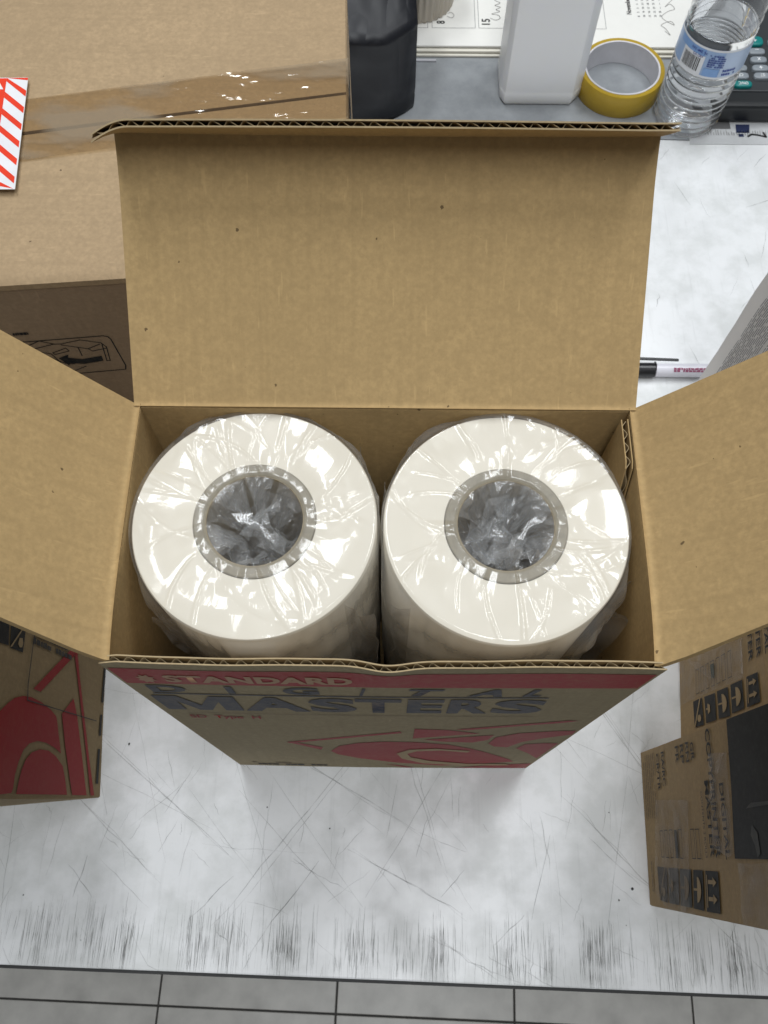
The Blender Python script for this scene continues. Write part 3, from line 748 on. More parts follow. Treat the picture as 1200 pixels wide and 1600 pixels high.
    # loose fins of the bag standing off the roll's edge: (angle, out, z0, z1, turn)
    for (fa, out, z1, z0, turn) in fins:
        fa = math.radians(fa); tr = math.radians(turn)
        rd = Vector((math.cos(fa), math.sin(fa), 0)); td = Vector((-math.sin(fa), math.cos(fa), 0))
        def fn(u, v, rd=rd, td=td, out=out, tr=tr, fa=fa):
            q = Vector((u * 2.2, v * 5, fa * 3 + seed))
            uu = u * out * (.45 + .55 * math.sin(math.pi * min(1, .15 + v * 1.1)) ** .6)
            p = rd * (.0512 + uu * math.cos(tr)) + td * (uu * math.sin(tr)) + Vector((0, 0, z1 + (z0 - z1) * v))
            return p + (td * noise.noise(q) + rd * noise.noise(q + Vector((3, 3, 3))) * .3) * .0055 * u
        n1, n2 = 12, 40
        VV = [fn(i / n1, j / n2) for i in range(n1 + 1) for j in range(n2 + 1)]
        FF = [(i * (n2 + 1) + j, (i + 1) * (n2 + 1) + j, (i + 1) * (n2 + 1) + j + 1, i * (n2 + 1) + j + 1) for i in range(n1) for j in range(n2)]
        mesh('film_fin', VV, FF, M_filmfin, wrap, True, [(i / n1 * 1.5, j / n2 * 5) for i in range(n1 + 1) for j in range(n2 + 1)])
    return t
roll(-.0540, .0622, 1, 'cream paper roll in crinkled clear film, the left one in the carton', [(-42, .016, z_, z_ - .16, 18) for z_ in (.337,)] + [(28, .010, .338, .24, 70), (35, .012, .335, .22, 40), (128, .011, .337, .24, -60), (150, .008, .338, .27, -70), (-128, .010, .335, .25, -50)])
roll(.0514, .0612, 4, 'cream paper roll in crinkled clear film, the right one in the carton', [(-38, .014, .333, .18, 10), (-30, .010, .335, .22, 50), (140, .010, .337, .24, -50), (160, .007, .336, .2, -30), (-140, .009, .332, .2, -40)])

# ------------------------------------------------------------------ large taped shipping carton, rear left
CC = Vector(CART_C); EX = Vector(CART_EX); EY = Vector((-EX.y, EX.x, 0))
big = thing('shipping_carton', 'large closed shipping carton with taped top behind the open carton', 'box')
CWd, CDp, CHt = .46, .222, .31
def cp(a, b, z): return Vector((CC.x, CC.y, 0)) + EX * (a + .004 + .055 * b) + EY * b + Vector((0, 0, z))
def cbox(name, a0, a1, b0, b1, z0, z1, mat, parent, bev=.0015):
    return slab(name, [cp(a0, b0, z0), cp(a1, b0, z0), cp(a1, b1, z0), cp(a0, b1, z0)], (0, 0, 1), z1 - z0, mat, parent, bev)
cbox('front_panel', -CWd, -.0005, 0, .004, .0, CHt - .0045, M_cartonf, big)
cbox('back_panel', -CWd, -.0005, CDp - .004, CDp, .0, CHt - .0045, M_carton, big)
cbox('end_panel', -.0045, -.0002, .0042, CDp - .0042, .0, CHt - .0045, M_carton, big, .0008)
cbox('end_panel', -CWd, -CWd + .004, .0042, CDp - .0042, .0, CHt - .0045, M_carton, big, .0008)
SEAM = .106
def seam(a): return SEAM + .10 * (a + .174)
def flap1(u, v):
    a = -CWd + (CWd - .001) * u
    return cp(a, -.0004 + (seam(a) - .0008) * v, CHt - .004 - .0022 * math.exp(-(v * SEAM / .0025) ** 2) + .0010 * math.sin(math.pi * u) * v), (0, 0, 1)
def flap2(u, v):
    a = -CWd + (CWd - .001) * u; s_ = seam(a) + .0006
    return cp(a, s_ + (CDp - s_) * v, CHt - .0036 + .0014 * math.sin(math.pi * u) * (1 - v)), (0, 0, 1)
f1 = sheet('top_flap', flap1, 30, 40, .004, M_carton, big)
f2 = sheet('top_flap', flap2, 30, 20, .004, M_carton, big)
m, nt, bs = newmat('clear_packing_tape')
nt.nodes.remove(bs)
tr = N(nt, 'ShaderNodeBsdfTransparent'); tr.inputs[0].default_value = (.968, .935, .870, 1)
gl = N(nt, 'ShaderNodeBsdfGlossy'); gl.inputs['Roughness'].default_value = .07
n1 = noisen(nt, coords(nt, (30, 90, 30)), 1, 3); b = N(nt, 'ShaderNodeBump'); b.inputs['Strength'].default_value = .35; b.inputs['Distance'].default_value = .003
nt.links.new(n1, b.inputs['Height']); nt.links.new(b.outputs[0], gl.inputs['Normal'])
df = N(nt, 'ShaderNodeBsdfDiffuse'); df.inputs[0].default_value = (.50, .41, .30, 1)
pat = noisen(nt, coords(nt, (14, 40, 14)), 1, 3)
ms = N(nt, 'ShaderNodeMixShader'); nt.links.new(mathn(nt, 'MULTIPLY', ramp(nt, pat, .48, .60), .30), ms.inputs[0]); nt.links.new(tr.outputs[0], ms.inputs[1]); nt.links.new(df.outputs[0], ms.inputs[2])
fr = N(nt, 'ShaderNodeLayerWeight'); fr.inputs[0].default_value = .5
mg = N(nt, 'ShaderNodeMixShader'); nt.links.new(mathn(nt, 'ADD', mathn(nt, 'MULTIPLY', mathn(nt, 'POWER', fr.outputs['Facing'], 4.0), .8), .09), mg.inputs[0]); nt.links.new(ms.outputs[0], mg.inputs[1]); nt.links.new(gl.outputs[0], mg.inputs[2])
nt.links.new(mg.outputs[0], nt.nodes['Material Output'].inputs['Surface'])
M_tape = m
def tape_pt(u, v):
    a = -CWd + (CWd + .0003) * u; b = seam(a) - .0215 + .048 * v
    q = Vector((a * 55 + b * 160, b * 70 - a * 20, 1))
    w = .0003 * noise.noise(q) + (.0010 * abs(noise.noise(q * 1.3 + Vector((4, 4, 4)))) * min(1, max(0, (u - .62) * 6)) + .0003)
    z = CHt + .0016 + w
    return cp(a, b, z), (0, 0, 1)
tp = sheet('packing_tape', tape_pt, 150, 24, .00008, M_tape, big)
sheet('tape_end', lambda u, v: (cp(.0008 + .0004 * noise.noise(Vector((v * 9, u * 5, 0))), seam(0) - .0215 + .048 * v, CHt + .0014 - .05 * u), (1, 0, 0)), 8, 16, .00008, M_tape, big)
# warning sticker on the tape
M_stick = plain('glossy_white_sticker', (.86, .86, .88), .25)
M_stred = plain('bright_red_sticker', (.85, .055, .02), .25)
st = Vector((-.2138, .3575, .3141)); sx = Vector((-1, -.02, 0)).normalized(); sy = Vector((.0065, -.085, 0)).normalized()
sm = lambda e: (lambda a, b: st + sx * a + sy * b + Vector((0, 0, e)))
stk = slab('warning_sticker', [sm(0)(0, 0), sm(0)(.09, 0), sm(0)(.09, .0855), sm(0)(-.001, .0855)], (0, 0, 1), .0003, M_stick, big)
tag(stk, 'red and white striped warning sticker')
P = []
for k in range(9):       # slanted bars down the border
    b = -.004 + .0132 * k
    P.append([(0, b + .0015), (0, b + .0063), (.0125, b - .0062), (.0125, b - .0110)])
def clipb(q): return [(a, min(.0852, max(.0003, b))) for a, b in q]
poly('red_bar', [clipb(q) for q in P], sm(.0004), M_stred, stk)
poly('red_field', [[(.0125, .0006), (.088, .0006), (.088, .078), (.0125, .078)]], sm(.00045), M_stred, stk)
P = [[(.0105 + .012 * 0, .002), (.02, .002), (.045, .002), (.088, .002), (.088, .0095), (.0125, .0095)]]
text('lettering', 'A', (lambda a, b: sm(.0006)(.02 + a, .012 - b)), 0, 0, .004, .0045, M_stick, stk, .03)
P = []
for k in range(9):
    a = .018 + .0115 * k; P.append([(a, .0009), (a + .006, .0009), (a + .0015, .0098), (a - .0045, .0098)])
poly('white_bar', P, sm(.0006), M_stick, stk)
# line drawing on the carton front
cm = lambda e: panel_map(CC, EX, (0, 0, 1), EY, -e)
for k, P in CART.items():
    if k == 'txt': continue
    if k in ('arrow', 'blk'): poly('printed_arrow' if k == 'arrow' else 'printed_block', [P], cm(.0004), M_black, big)
    else: poly('printed_line', stroke_polys(P, .00075 if k == 'frame' else .0006), cm(.0003), M_black, big)
scribble('small_print', (-.0465,), cm(.0004), M_black, big, -.204, -.184, .0026, rp, .95, .0008, .0022)

# ------------------------------------------------------------------ left carton (print upside down)
LP, L1v, L2v = Vector(LEFT_P0), Vector(LEFT_E1), Vector(LEFT_E2)
Lout = Vector((L1v.y, -L1v.x, 0)).normalized()
lb = thing('printed_carton', 'kraft carton with big dark red swirls standing upside down left of the open carton', 'box')
H2 = .24
def lp(a, b, d): return LP + L1v * a + L2v * b - Lout * d
def lsheet(name, fn, n, t, mat): return sheet(name, lambda u, v: (fn(u, v), n), 14, 14, t, mat, lb)
pan = lsheet('printed_panel', lambda u, v: lp(.0006 + .20 * u, H2 * v, .0004), -Lout, .0036, M_lbox)
lsheet('front_panel', lambda u, v: lp(0, H2 * v, .0012 + .11 * u) - L1v * (.0012 * math.sin(math.pi * v)), L1v, .0036, M_lbox)
lsheet('back_panel', lambda u, v: lp(.2, H2 * v, .11 * u), L1v, .0036, M_lbox)
lsheet('far_panel', lambda u, v: lp(.2 * u, H2 * v, .11), -Lout, .0036, M_lbox)
lsheet('top_panel', lambda u, v: lp(.2 * u, H2, .0005 + .113 * v), (0, 0, 1), .0036, M_lbox)
lm = lambda e: panel_map(LP, L1v, L2v, Lout, e - .0003)
for k, P in LEFT.items():
    P = [(max(.0008, a), b) for a, b in P]
    red = k in ('blob', 'arch', 'wedge', 'thin_stroke', 'thick_stroke')
    nm = 'red_swirl' if red else 'cut_line' if k == 'line1' else 'edge_mark' if k.startswith('dash') else 'handling_icon' if k.startswith('icon') else 'icon_detail'
    mat = M_redd if red else M_black if (k.startswith('icon') or k.startswith('dash')) else M_bfade if k == 'line1' else M_barel
    poly(nm, [P], lm(.0006 + (.0004 if nm in ('icon_detail', 'cut_line') else 0) + (.0002 if k == 'line1' else 0)), mat, pan)
scribble('small_print', (0, .012), (lambda a, b: lm(.0009)(.0975 - .0002 + b * .45 - .004, .148 - a)), M_bfade, pan, 0, .07, .009, rp, .9, .003, .008)

# ------------------------------------------------------------------ two cartons at right
def handling_icons(I, mp, mpk, parent, mats):
    for i in range(5):
        q = I['icon%d' % (i + 1)]
        o = poly('handling_icon', [q], mp, mats[i], parent)
        # q corners: back-bottom, back-top, front-top, front-bottom  -> local (s along front..back reading direction, t up)
        A, B, C_, D = [Vector((p[0], p[1])) for p in q]
        def g(s, t, A=A, B=B, C_=C_, D=D):
            lo = A.lerp(D, s); hi = B.lerp(C_, s); r = lo.lerp(hi, t); return (r.x, r.y)
        if i == 4:
            det = [[g(.10, .12), g(.9, .12), g(.9, .18), g(.10, .18)]]
            for s in (.27, .68): det += [[g(s - .05, .24), g(s + .05, .24), g(s + .05, .62), g(s - .05, .62)], [g(s - .12, .6), g(s + .12, .6), g(s, .88)]]
        elif i in (3, 2):
            det = [[g(.5 + .33 * math.cos(t * math.pi / 8), .45 + .4 * math.sin(t * math.pi / 8)) for t in range(9)], [g(.47, .1), g(.53, .1), g(.53, .45), g(.47, .45)]]
        elif i == 1:
            det = [[g(.3, .3), g(.7, .3), g(.62, .52), g(.38, .52)], [g(.47, .15), g(.53, .15), g(.53, .3), g(.47, .3)]]
        else:
            det = [[g(.0, .92), g(.0, .8), g(1, .02), g(1, .14)], [g(.72 + .14 * math.cos(t), .62 + .2 * math.sin(t)) for t in (0, .8, 1.6, 2.4, 3.2, 4.0, 4.8, 5.6)]]
        poly('icon_detail', det, mpk, M_unprinted if mats[i] is M_black else M_ghost, o)
def right_carton(P0, e1, e2, a0, a1, ht, label, dx):
    P0, e1, e2 = Vector(P0), Vector(e1), Vector(e2); nn = Vector((-e1.y, e1.x, 0)).normalized()
    t = thing('master_carton', label, 'box', group='cartons stacked at the right edge of the table')
    pt = lambda a, b, d: P0 + e1 * a + e2 * b - nn * d
    def sh(name, fn, n): return sheet(name, lambda u, v: (fn(u, v), n), 12, 12, .0036, M_rbox, t)
    bulge = lambda u, v: .0010 * math.sin(math.pi * u) * math.sin(math.pi * v)
    p = sh('printed_panel', lambda u, v: pt(a0 + .0006 + (a1 - a0 - .0012) * u, ht * v, .0004), -nn)
    sh('front_panel', lambda u, v: pt(a0, ht * v, .0014 + dx * u), e1)
    sh('back_panel', lambda u, v: pt(a1 - .0036, ht * v, .0042 + (dx - .004) * u), e1)
    sh('far_panel', lambda u, v: pt(a0 + .004 + (a1 - a0 - .008) * u, ht * v, dx - .004), -nn)
    sh('top_panel', lambda u, v: pt(a0 + (a1 - a0) * u, ht + .0002, .0006 + dx * v), (0, 0, 1))
    return t, p, (lambda e: panel_map(P0, e1, e2, nn, e - .0003)), pt
t, p, rm, pt = right_carton(RIGHT_P0, RIGHT_E1, RIGHT_E2, 0, .1082, .285, 'taped kraft master carton with large black panel at the front right', .16)
RI = lambda k, e: poly(k, [], rm(e), M_black, p)
handling_icons(RIGHT, rm(.0006), rm(.0010), p, [M_bfade, M_greyink, M_greyink, M_black, M_black])
dk = [(min(.1078, max(.03, a)), min(.284, b)) for a, b in RIGHT['dark']]
M_panel = ink('worn_black_panel', (.020, .021, .022), .45, (.06, .06, .06), .6)
dp = poly('black_panel', [dk], rm(.0006), M_panel, p); tag(dp, 'large worn black printed panel')
poly('scuff', [[(a, min(.283, b)) for a, b in RIGHT['smear']]], rm(.0009), M_greyink, dp)
poly('scuff', [[(.045, .197), (.05, .2), (.046, .206), (.036, .207), (.034, .203), (.04, .201)]], rm(.0009), M_greyink, dp)
# lettering: reading direction is from back to front (falling a), so mirror a
def rtext(s, a_start, a_end, b0, b1, mat, bold=.0, e=.0008, parent=p, mpf=rm):
    return text('lettering', s, (lambda a, b: mpf(e)(a_start - a, b)), 0, b0, a_start - a_end, b1 - b0, mat, parent, bold)
rtext('DIGITAL', .0739, .0325, .1585, .1650, M_black, .022)
rtext('COPYPRINTER', .1068, .0330, .1432, .1512, M_black, .022)
rtext('MASTER', .0770, .0330, .1345, .1412, M_black, .022)
rtext('CONTENTS 2 ROLLS', .0713, .0330, .1262, .1292, M_bfade)
for s, k in (('GR', 't_gr'), ('RN', 't_rn'), ('RP', 't_rp'), ('FR', 't_fr'), ('RA/RC', 't_ra'), ('CR/TR', 't_cr')):
    (x0, z0), (x1, z1) = RIGHT[k]; zc = (z0 + z1) / 2
    rtext(s, x0, x1, zc - .0032, zc + .0032, M_black if k in ('t_gr', 't_ra', 't_cr') else M_bfade, .015)
for k in range(1, 7):
    (x0, z0), (x1, z1) = RIGHT['frame%d' % k]; zc = (z0 + z1) / 2; w, h = x0 - x1, .0062
    poly('tick_frame', stroke_polys([(x1, zc - h / 2), (x0, zc - h / 2), (x0, zc + h / 2), (x1, zc + h / 2), (x1, zc - h / 2)], .0006), rm(.0008), M_bfade, p)
(x0, z0), (x1, z1) = RIGHT['bar']; poly('printed_bar', [[(x1, z0 - .001), (x0, z0 - .001), (x0, z0 + .0045), (x1, z0 + .0045)]], rm(.0008), M_greyink, p)
scribble('small_print', (.008, .013, .018, .023, .028, .033), (lambda a, b: rm(.0008)(.104 - a, b)), M_ghost, p, 0, .045, .0016, rp, .9, .002, .006)
scribble('small_print', (.012,), (lambda a, b: rm(.0008)(.03 - a, b)), M_ghost, p, 0, .02, .002, rp, .95, .002, .006)
M_btape = veil('brown_packing_tape', (.33, .26, .20), .33, .25)
for k in ('tape1', 'tape2', 'tape3', 'hl'):
    q = [(min(.1075, max(.0006, a)), min(.284, b)) for a, b in RIGHT[k]]
    poly('packing_tape' if k != 'hl' else 'tape_crease_and_highlight', [q], rm(.0013 if k != 'hl' else .0016), M_btape, p)  # hl: highlight on the creased tape, drawn as a patch
t, p, rm3, pt = right_carton(FAR_P0, FAR_E1, FAR_E2, -.0085, .10, .285, 'kraft carton under clear tape, behind the one with the black panel', .15)
handling_icons(FAR, rm3(.0006), rm3(.0010), p, [M_black] * 5)
for k, s, b0, b1 in (('t_er', 'MASTER', .1385, .1455), ('t_er2', 'COPYPRINTER', .1510, .1580), ('t_er3', 'DIGITAL', .1640, .1700)):
    L = {'MASTER': .044, 'COPYPRINTER': .073, 'DIGITAL': .041}[s]
    rtext(s, .0245 + L, .0245, b0, b1, M_black, .02, .0008, p, rm3)
for k in range(7):
    zc = .040 + .0105 * k
    poly('tick_frame', stroke_polys([(.021, zc), (.039, zc), (.039, zc + .0062), (.021, zc + .0062), (.021, zc)], .0006), rm3(.0008), M_bfade, p)
q = [(min(.099, a), max(.001, b)) for a, b in FAR['tape']]
q[0] = (.09, .001); q[1] = (.09, .1318)
poly('packing_tape', [[(.018, .001), (.099, .001), (.099, .131), (.016, .131), (.0175, .06)]], rm3(.0013), M_btape, p)
for k in ('hl', 'stroke'): poly('tape_crease_and_highlight', [FAR[k]], rm3(.0017), veil('painted_tape_highlight', (.5, .43, .34), .5, .3) if k == 'hl' else M_btape, p)  # hl is a highlight on the tape painted as a pale patch
poly('green_mark', [FAR['green']], rm3(.0011), ink('green_ink', (.02, .05, .04), .2), p)

# ------------------------------------------------------------------ things on the grey desk
# black plastic bag
bag = thing('black_bag', 'lumpy black plastic bag on the grey desk behind the shipping carton', 'bag')
m, nt, bs = newmat('black_polythene')
bs.inputs['Base Color'].default_value = (.011, .012, .016, 1); bs.inputs['Roughness'].default_value = .40; bs.inputs['Specular IOR Level'].default_value = .35
h = noisen(nt, coords(nt, (1, .8, .35), rot=(.2, .3, .5)), 30, 1, .4); bump(nt, bs, mathn(nt, 'ABSOLUTE', mathn(nt, 'SUBTRACT', h, .5)), .45, .012)
bm = bmesh.new()
bmesh.ops.create_cube(bm, size=1)
bmesh.ops.subdivide_edges(bm, edges=list(bm.edges), cuts=22, use_grid_fill=True)
for v in bm.verts:
    x, y, z = v.co.x + .5, v.co.y + .5, v.co.z + .5
    X = -.19 + .2145 * x; Y = .664 + .20 * y + .025 * max(0, (x - .8) / .2) ** 2 * (1 - y); Z = z * (.098 + .05 * min(1, y * 2.2))
    q = Vector((X * 22, Y * 22, Z * 22))
    d = Vector((noise.noise(q), noise.noise(q + Vector((7, 0, 0))), noise.noise(q + Vector((0, 9, 0))))) * .006 + Vector((abs(noise.noise(q * 2.3)), abs(noise.noise(q * 2.1)), 0)) * .003
    r = 1 if z > .02 else .2
    v.co = Vector((min(X + d.x * r, .0262), Y + d.y * r, max(.0006, Z + d.z * r)))
b_ = bm_mesh('bag_body', bm, m, bag, True)
# desk calendar: three pads
cal = thing('desk_calendar', 'cream desk calendar pad with handwriting, at the back of the grey desk', 'calendar')
M_cream = plain('cream_paper', (.80, .77, .68), .8, .2, vary=.05)
M_page = plain('calendar_page', (.87, .86, .82), .8, .2, vary=.03)
for k, (y0, z0, z1, mt) in enumerate(((.7645, .0006, .0030, M_cream), (.7672, .0040, .0064, M_cream), (.7710, .0076, .0100, M_page))):
    box('page_block', -.20, .62, y0, 1.3, z0, z1, mt, cal, .0006)
M_lead = plain('dark_backing', (.05, .045, .04), .8)
box('backing_board', -.199, .619, .7685, 1.29, .0031, .0039, M_lead, cal); box('backing_board', -.199, .619, .7725, 1.29, .0065, .0075, M_lead, cal)
km = lambda e: (lambda a, b: Vector((a, b, .0100 + e)))
M_print = plain('grey_print', (.32, .32, .32), .8); M_pblack = plain('black_print', (.03, .03, .03), .8); M_pencil = plain('pencil_grey', (.45, .44, .42), .8)
lines = []
for x0, x1 in ((-.06, -.012), (-.006, .041), (.046, .0945), (.0985, .147), (.152, .20), (.205, .2415)):
    lines += stroke_polys([(x0, 1.2), (x0, .799), (x1, .799), (x1, 1.2)], .0006)
poly('cell_lines', lines, km(.0002), M_print, cal)
cct = lambda x0, y0: (lambda a, b: Vector((x0 - b, y0 + a, .0103)))      # reads up the page
text('date_number', '8', cct(.0605, .8055), 0, 0, .0050, .0095, M_pblack, cal, .02)
text('date_number', '15', cct(.1115, .8045), 0, 0, .0095, .0095, M_pblack, cal, .02)
text('month_name', 'November 2024', cct(.2725, .8230), 0, 0, .042, .0058, M_pblack, cal, .02)
for c_ in range(5):
    for r_ in range(7):
        if c_ == 0 and r_ > 5: continue
        w = .0016 if c_ == 0 else .0032
        text('day_number', str(1 + c_ * 7 + r_) if 1 + c_ * 7 + r_ <= 30 else '-', cct(.2815 + .0062 * c_, .8190 + .0066 * r_), 0, 0, w, .0026 if 1 + c_ * 7 + r_ <= 30 else .0005, M_print, cal, .02)
def hand(name, pts, w=.0007):
    # smooth curve through points
    out = []
    for i in range(len(pts) - 1):
        p0 = pts[max(0, i - 1)]; p1 = pts[i]; p2 = pts[i + 1]; p3 = pts[min(len(pts) - 1, i + 2)]
        for s in range(6):
            t_ = s / 6
            out.append(tuple(.5 * (2 * p1[k] + (p2[k] - p0[k]) * t_ + (2 * p0[k] - 5 * p1[k] + 4 * p2[k] - p3[k]) * t_ ** 2 + (3 * p1[k] - p0[k] - 3 * p2[k] + p3[k]) * t_ ** 3) for k in (0, 1)))
    out.append(pts[-1]); poly(name, stroke_polys(out, w), km(.0003), M_pencil, cal)
hand('handwriting', [(.112, .815), (.118, .812), (.123, .815), (.121, .820), (.114, .822), (.123, .826), (.119, .829), (.124, .833), (.118, .836), (.124, .84), (.118, .845), (.123, .85)])
hand('handwriting', [(.063, .818), (.068, .815), (.071, .819), (.068, .824), (.064, .822)])
hand('handwriting', [(.307, .796), (.312, .79), (.308, .80), (.304, .806), (.315, .812), (.318, .806), (.306, .818), (.314, .828), (.322, .832), (.318, .84), (.312, .836), (.324, .85), (.334, .852), (.322, .86)])
# ribbed cup standing on the calendar
cup = thing('ribbed_cup', 'pale brown ribbed plastic cup on the calendar beside the black bag', 'cup')
m, nt, bs = newmat('beige_plastic'); bs.inputs['Base Color'].default_value = (.50, .45, .38, 1); bs.inputs['Roughness'].default_value = .3; bs.inputs['Subsurface Weight'].default_value = .2
bs.inputs['Subsurface Radius'].default_value = (.01, .008, .005)
lathe('cup_body', [(.0405, 0), (.0415, .002), (.044, .09), (.0425, .09), (.040, .004), (0, .003)], m, cup, 216, (.029, .846, .0103), rfun=lambda a, z: 1 + .022 * math.sin(a * 36))
# pale strip
tag(box('plastic_strip', -.005, .0505, .7572, .7602, .0004, .0022, plain('pale_grey_plastic', (.6, .6, .64), .4), None, .0004), 'short pale grey strip lying on the desk beside the black bag', 'strip')
# translucent white container
jug = thing('plastic_container', 'tall translucent white plastic container with chamfered corners on the grey desk', 'container')
m, nt, bs = newmat('milky_polyethylene')
bs.inputs['Base Color'].default_value = (.88, .89, .91, 1); bs.inputs['Roughness'].default_value = .35
bs.inputs['Subsurface Weight'].default_value = .6; bs.inputs['Subsurface Radius'].default_value = (.03, .03, .035); bs.inputs['Subsurface Scale'].default_value = .5
plan = [(.1225, .6925), (.1950, .6925), (.2060, .7060), (.2060, .7440), (.1955, .7570), (.1275, .7570), (.1180, .7470), (.1180, .7020)]
def ring(z, s):
    cx, cy = .1618, .7248
    return [(cx + (x - cx) * s, cy + (y - cy) * s, z) for x, y in plan]
levels = [(.0006, .93), (.0012, .965), (.004, .99), (.009, 1.0), (.0145, 1.0), (.0152, .992), (.018, .992), (.175, .992), (.19, .93), (.2, .75), (.207, .42), (.212, .36)]
V = []; F = []
for z, s in levels: V += ring(z, s)
n = 8
for k in range(len(levels) - 1):
    for i in range(n): F.append((k * n + i, k * n + (i + 1) % n, (k + 1) * n + (i + 1) % n, (k + 1) * n + i))
F.append(list(reversed(range(n)))); F.append([(len(levels) - 1) * n + i for i in range(n)])
jb = mesh('container_body', V, F, m, jug)
md = jb.modifiers.new('bevel', 'BEVEL'); md.width = .0045; md.segments = 3; md.limit_method = 'ANGLE'; md.angle_limit = math.radians(25)
for pl in jb.data.polygons: pl.use_smooth = True
lathe('screw_cap', [(0, .212), (.019, .212), (.019, .232), (.0175, .2335), (0, .2335)], plain('white_cap', (.8, .8, .8), .4), jug, 48, (.1618, .7248, 0))
# yellow tape roll
tr_ = thing('tape_roll', 'yellow adhesive tape roll lying flat beside the water bottle', 'tape')
TC = (.2478, .7195, .0004)
m = plain('yellow_tape', (.50, .33, .022), .38, .5, vary=.15)
lathe('tape', [(.0405, 0), (.0448, 0), (.0452, .0006), (.0452, .0252), (.0448, .0258), (.0405, .0256)], m, tr_, 96, TC, closed=True)
lathe('core', [(.0385, .0002), (.0404, .0002), (.0404, .0262), (.0385, .0262)], plain('white_core', (.72, .71, .74), .7), tr_, 96, TC, closed=True, rfun=lambda a, z: 1 + .003 * math.sin(a * 9) * (z > .02))
# water bottle
wb = thing('water_bottle', 'clear ribbed plastic water bottle with blue and white label', 'bottle')
m, nt, bs = newmat('clear_bottle_with_water')
bs.inputs['Base Color'].default_value = (.97, .985, 1, 1); bs.inputs['Roughness'].default_value = .0; bs.inputs['IOR'].default_value = 1.34; bs.inputs['Transmission Weight'].default_value = 1
prof = [(0, .004), (.012, .003), (.020, .0008), (.027, .0006), (.0305, .003), (.0318, .007)]
z = .007
while z < .0745:
    prof += [(.0324, z + .0010), (.0318, z + .0030), (.0295, z + .0042), (.0292, z + .0048), (.0306, z + .0060)]; z += .0075
zl = z
prof += [(.0318, zl + .001), (.0318, .112)]
body_top = len(prof)
z = .112
for k in range(3): prof += [(.0322, z + .002), (.0305, z + .005), (.0305, z + .006), (.0322, z + .009)]; z += .010
WBC = (.3170, .6770, 0)
prof = [(r_ * 1.06, z_) for r_, z_ in prof]
wl = .114
water = [q for q in prof if q[1] <= wl] + [(.0328, wl + .002), (.0318, wl), (0, wl)]
lathe('bottle_body', water, m, wb, 96, WBC, rfun=lambda a, zz: 1 + .012 * math.sin(a * 3 + zz * 60) * (zz < .08 and zz > .008), sharp=60)
M_pet = film('clear_bottle_shell', .02, .05, .05, .2, (1, 1), kind='Object', nsc=40)
lathe('bottle_shoulder', [(.0329, wl + .0022), (.0341, .126), (.0323, .130), (.0341, .135), (.0336, .145), (.029, .165), (.018, .182), (.0125, .190), (.0125, .205), (0, .205)], M_pet, wb, 96, WBC)
lathe('cap', [(0, .2055), (.0142, .2055), (.0142, .218), (.013, .2195), (0, .2195)], plain('white_screw_cap', (.8, .8, .82), .4), wb, 48, WBC)
M_lblue = plain('pale_blue_label', (.36, .52, .80), .35, vary=.2, scale=40); M_lwhite = plain('white_label', (.82, .84, .88), .35)
M_lmid = plain('mid_blue_label', (.22, .40, .74), .35); M_lnavy = plain('navy_label_print', (.02, .05, .30), .5)
LR = .0343; LZ0, LZ1 = .0765, .108
def lab(e):     # a = arc length seen from the camera, left to right; b height
    def f(a, b):
        th = math.radians(-112) + a / LR
        return Vector((WBC[0] + (LR + e) * math.cos(th), WBC[1] + (LR + e) * math.sin(th), b))
    return f
def lstrip(name, a0, a1, b0, b1, mat, e, parent):
    n = max(2, int(abs(a1 - a0) / .0025))
    return poly(name, [[(a0 + (a1 - a0) * i / n, b0), (a0 + (a1 - a0) * (i + 1) / n, b0), (a0 + (a1 - a0) * (i + 1) / n, b1), (a0 + (a1 - a0) * i / n, b1)] for i in range(n)], lab(e), mat, parent)
lbl = lstrip('label', -.056, .056, LZ0, LZ1, M_lblue, 0, wb)
lstrip('white_border', -.056, .056, LZ0, LZ0 + .0025, M_lwhite, .0002, lbl); lstrip('white_border', -.056, .056, LZ1 - .0022, LZ1, M_lwhite, .0002, lbl)
lstrip('barcode_field', -.028, -.003, LZ0, .0985, M_lwhite, .0003, lbl)
bars = []; a = -.0255; rb = random.Random(8)
while a < -.0065:
    w = rb.choice((.0004, .0007, .0011)); bars.append([(a, .0815), (a + w, .0815), (a + w, .0955), (a, .0955)]); a += w + rb.choice((.0005, .0008))
poly('barcode', bars, lab(.0005), M_pblack, lbl)
lstrip('blue_field', -.0365, -.004, .0985, LZ1 - .0022, M_lmid, .0003, lbl)
lstrip('blue_field', -.001, .014, LZ0 + .0025, .0875, M_lmid, .0003, lbl)
lstrip('pale_field', .0145, .05, LZ0 + .0025, LZ1 - .0022, plain('lighter_label', (.52, .64, .84), .35), .0003, lbl)
text('lettering', 'NY-ME 5c', lab(.0006), -.019, .1010, .017, .0028, M_lnavy, lbl, .02); text('lettering', 'CA CRV', lab(.0006), -.016, .0965, .011, .0026, M_lnavy, lbl, .02)
scribble('small_print', (.0895, .0918, .0941, .0964, .0987, .101), lab(.0006), M_lnavy, lbl, .0008, .0165, .0013, rb, .9, .001, .003)
scribble('small_print', (.081, .085), lab(.0006), M_lnavy, lbl, .0175, .031, .0024, rb, .95, .001, .003)
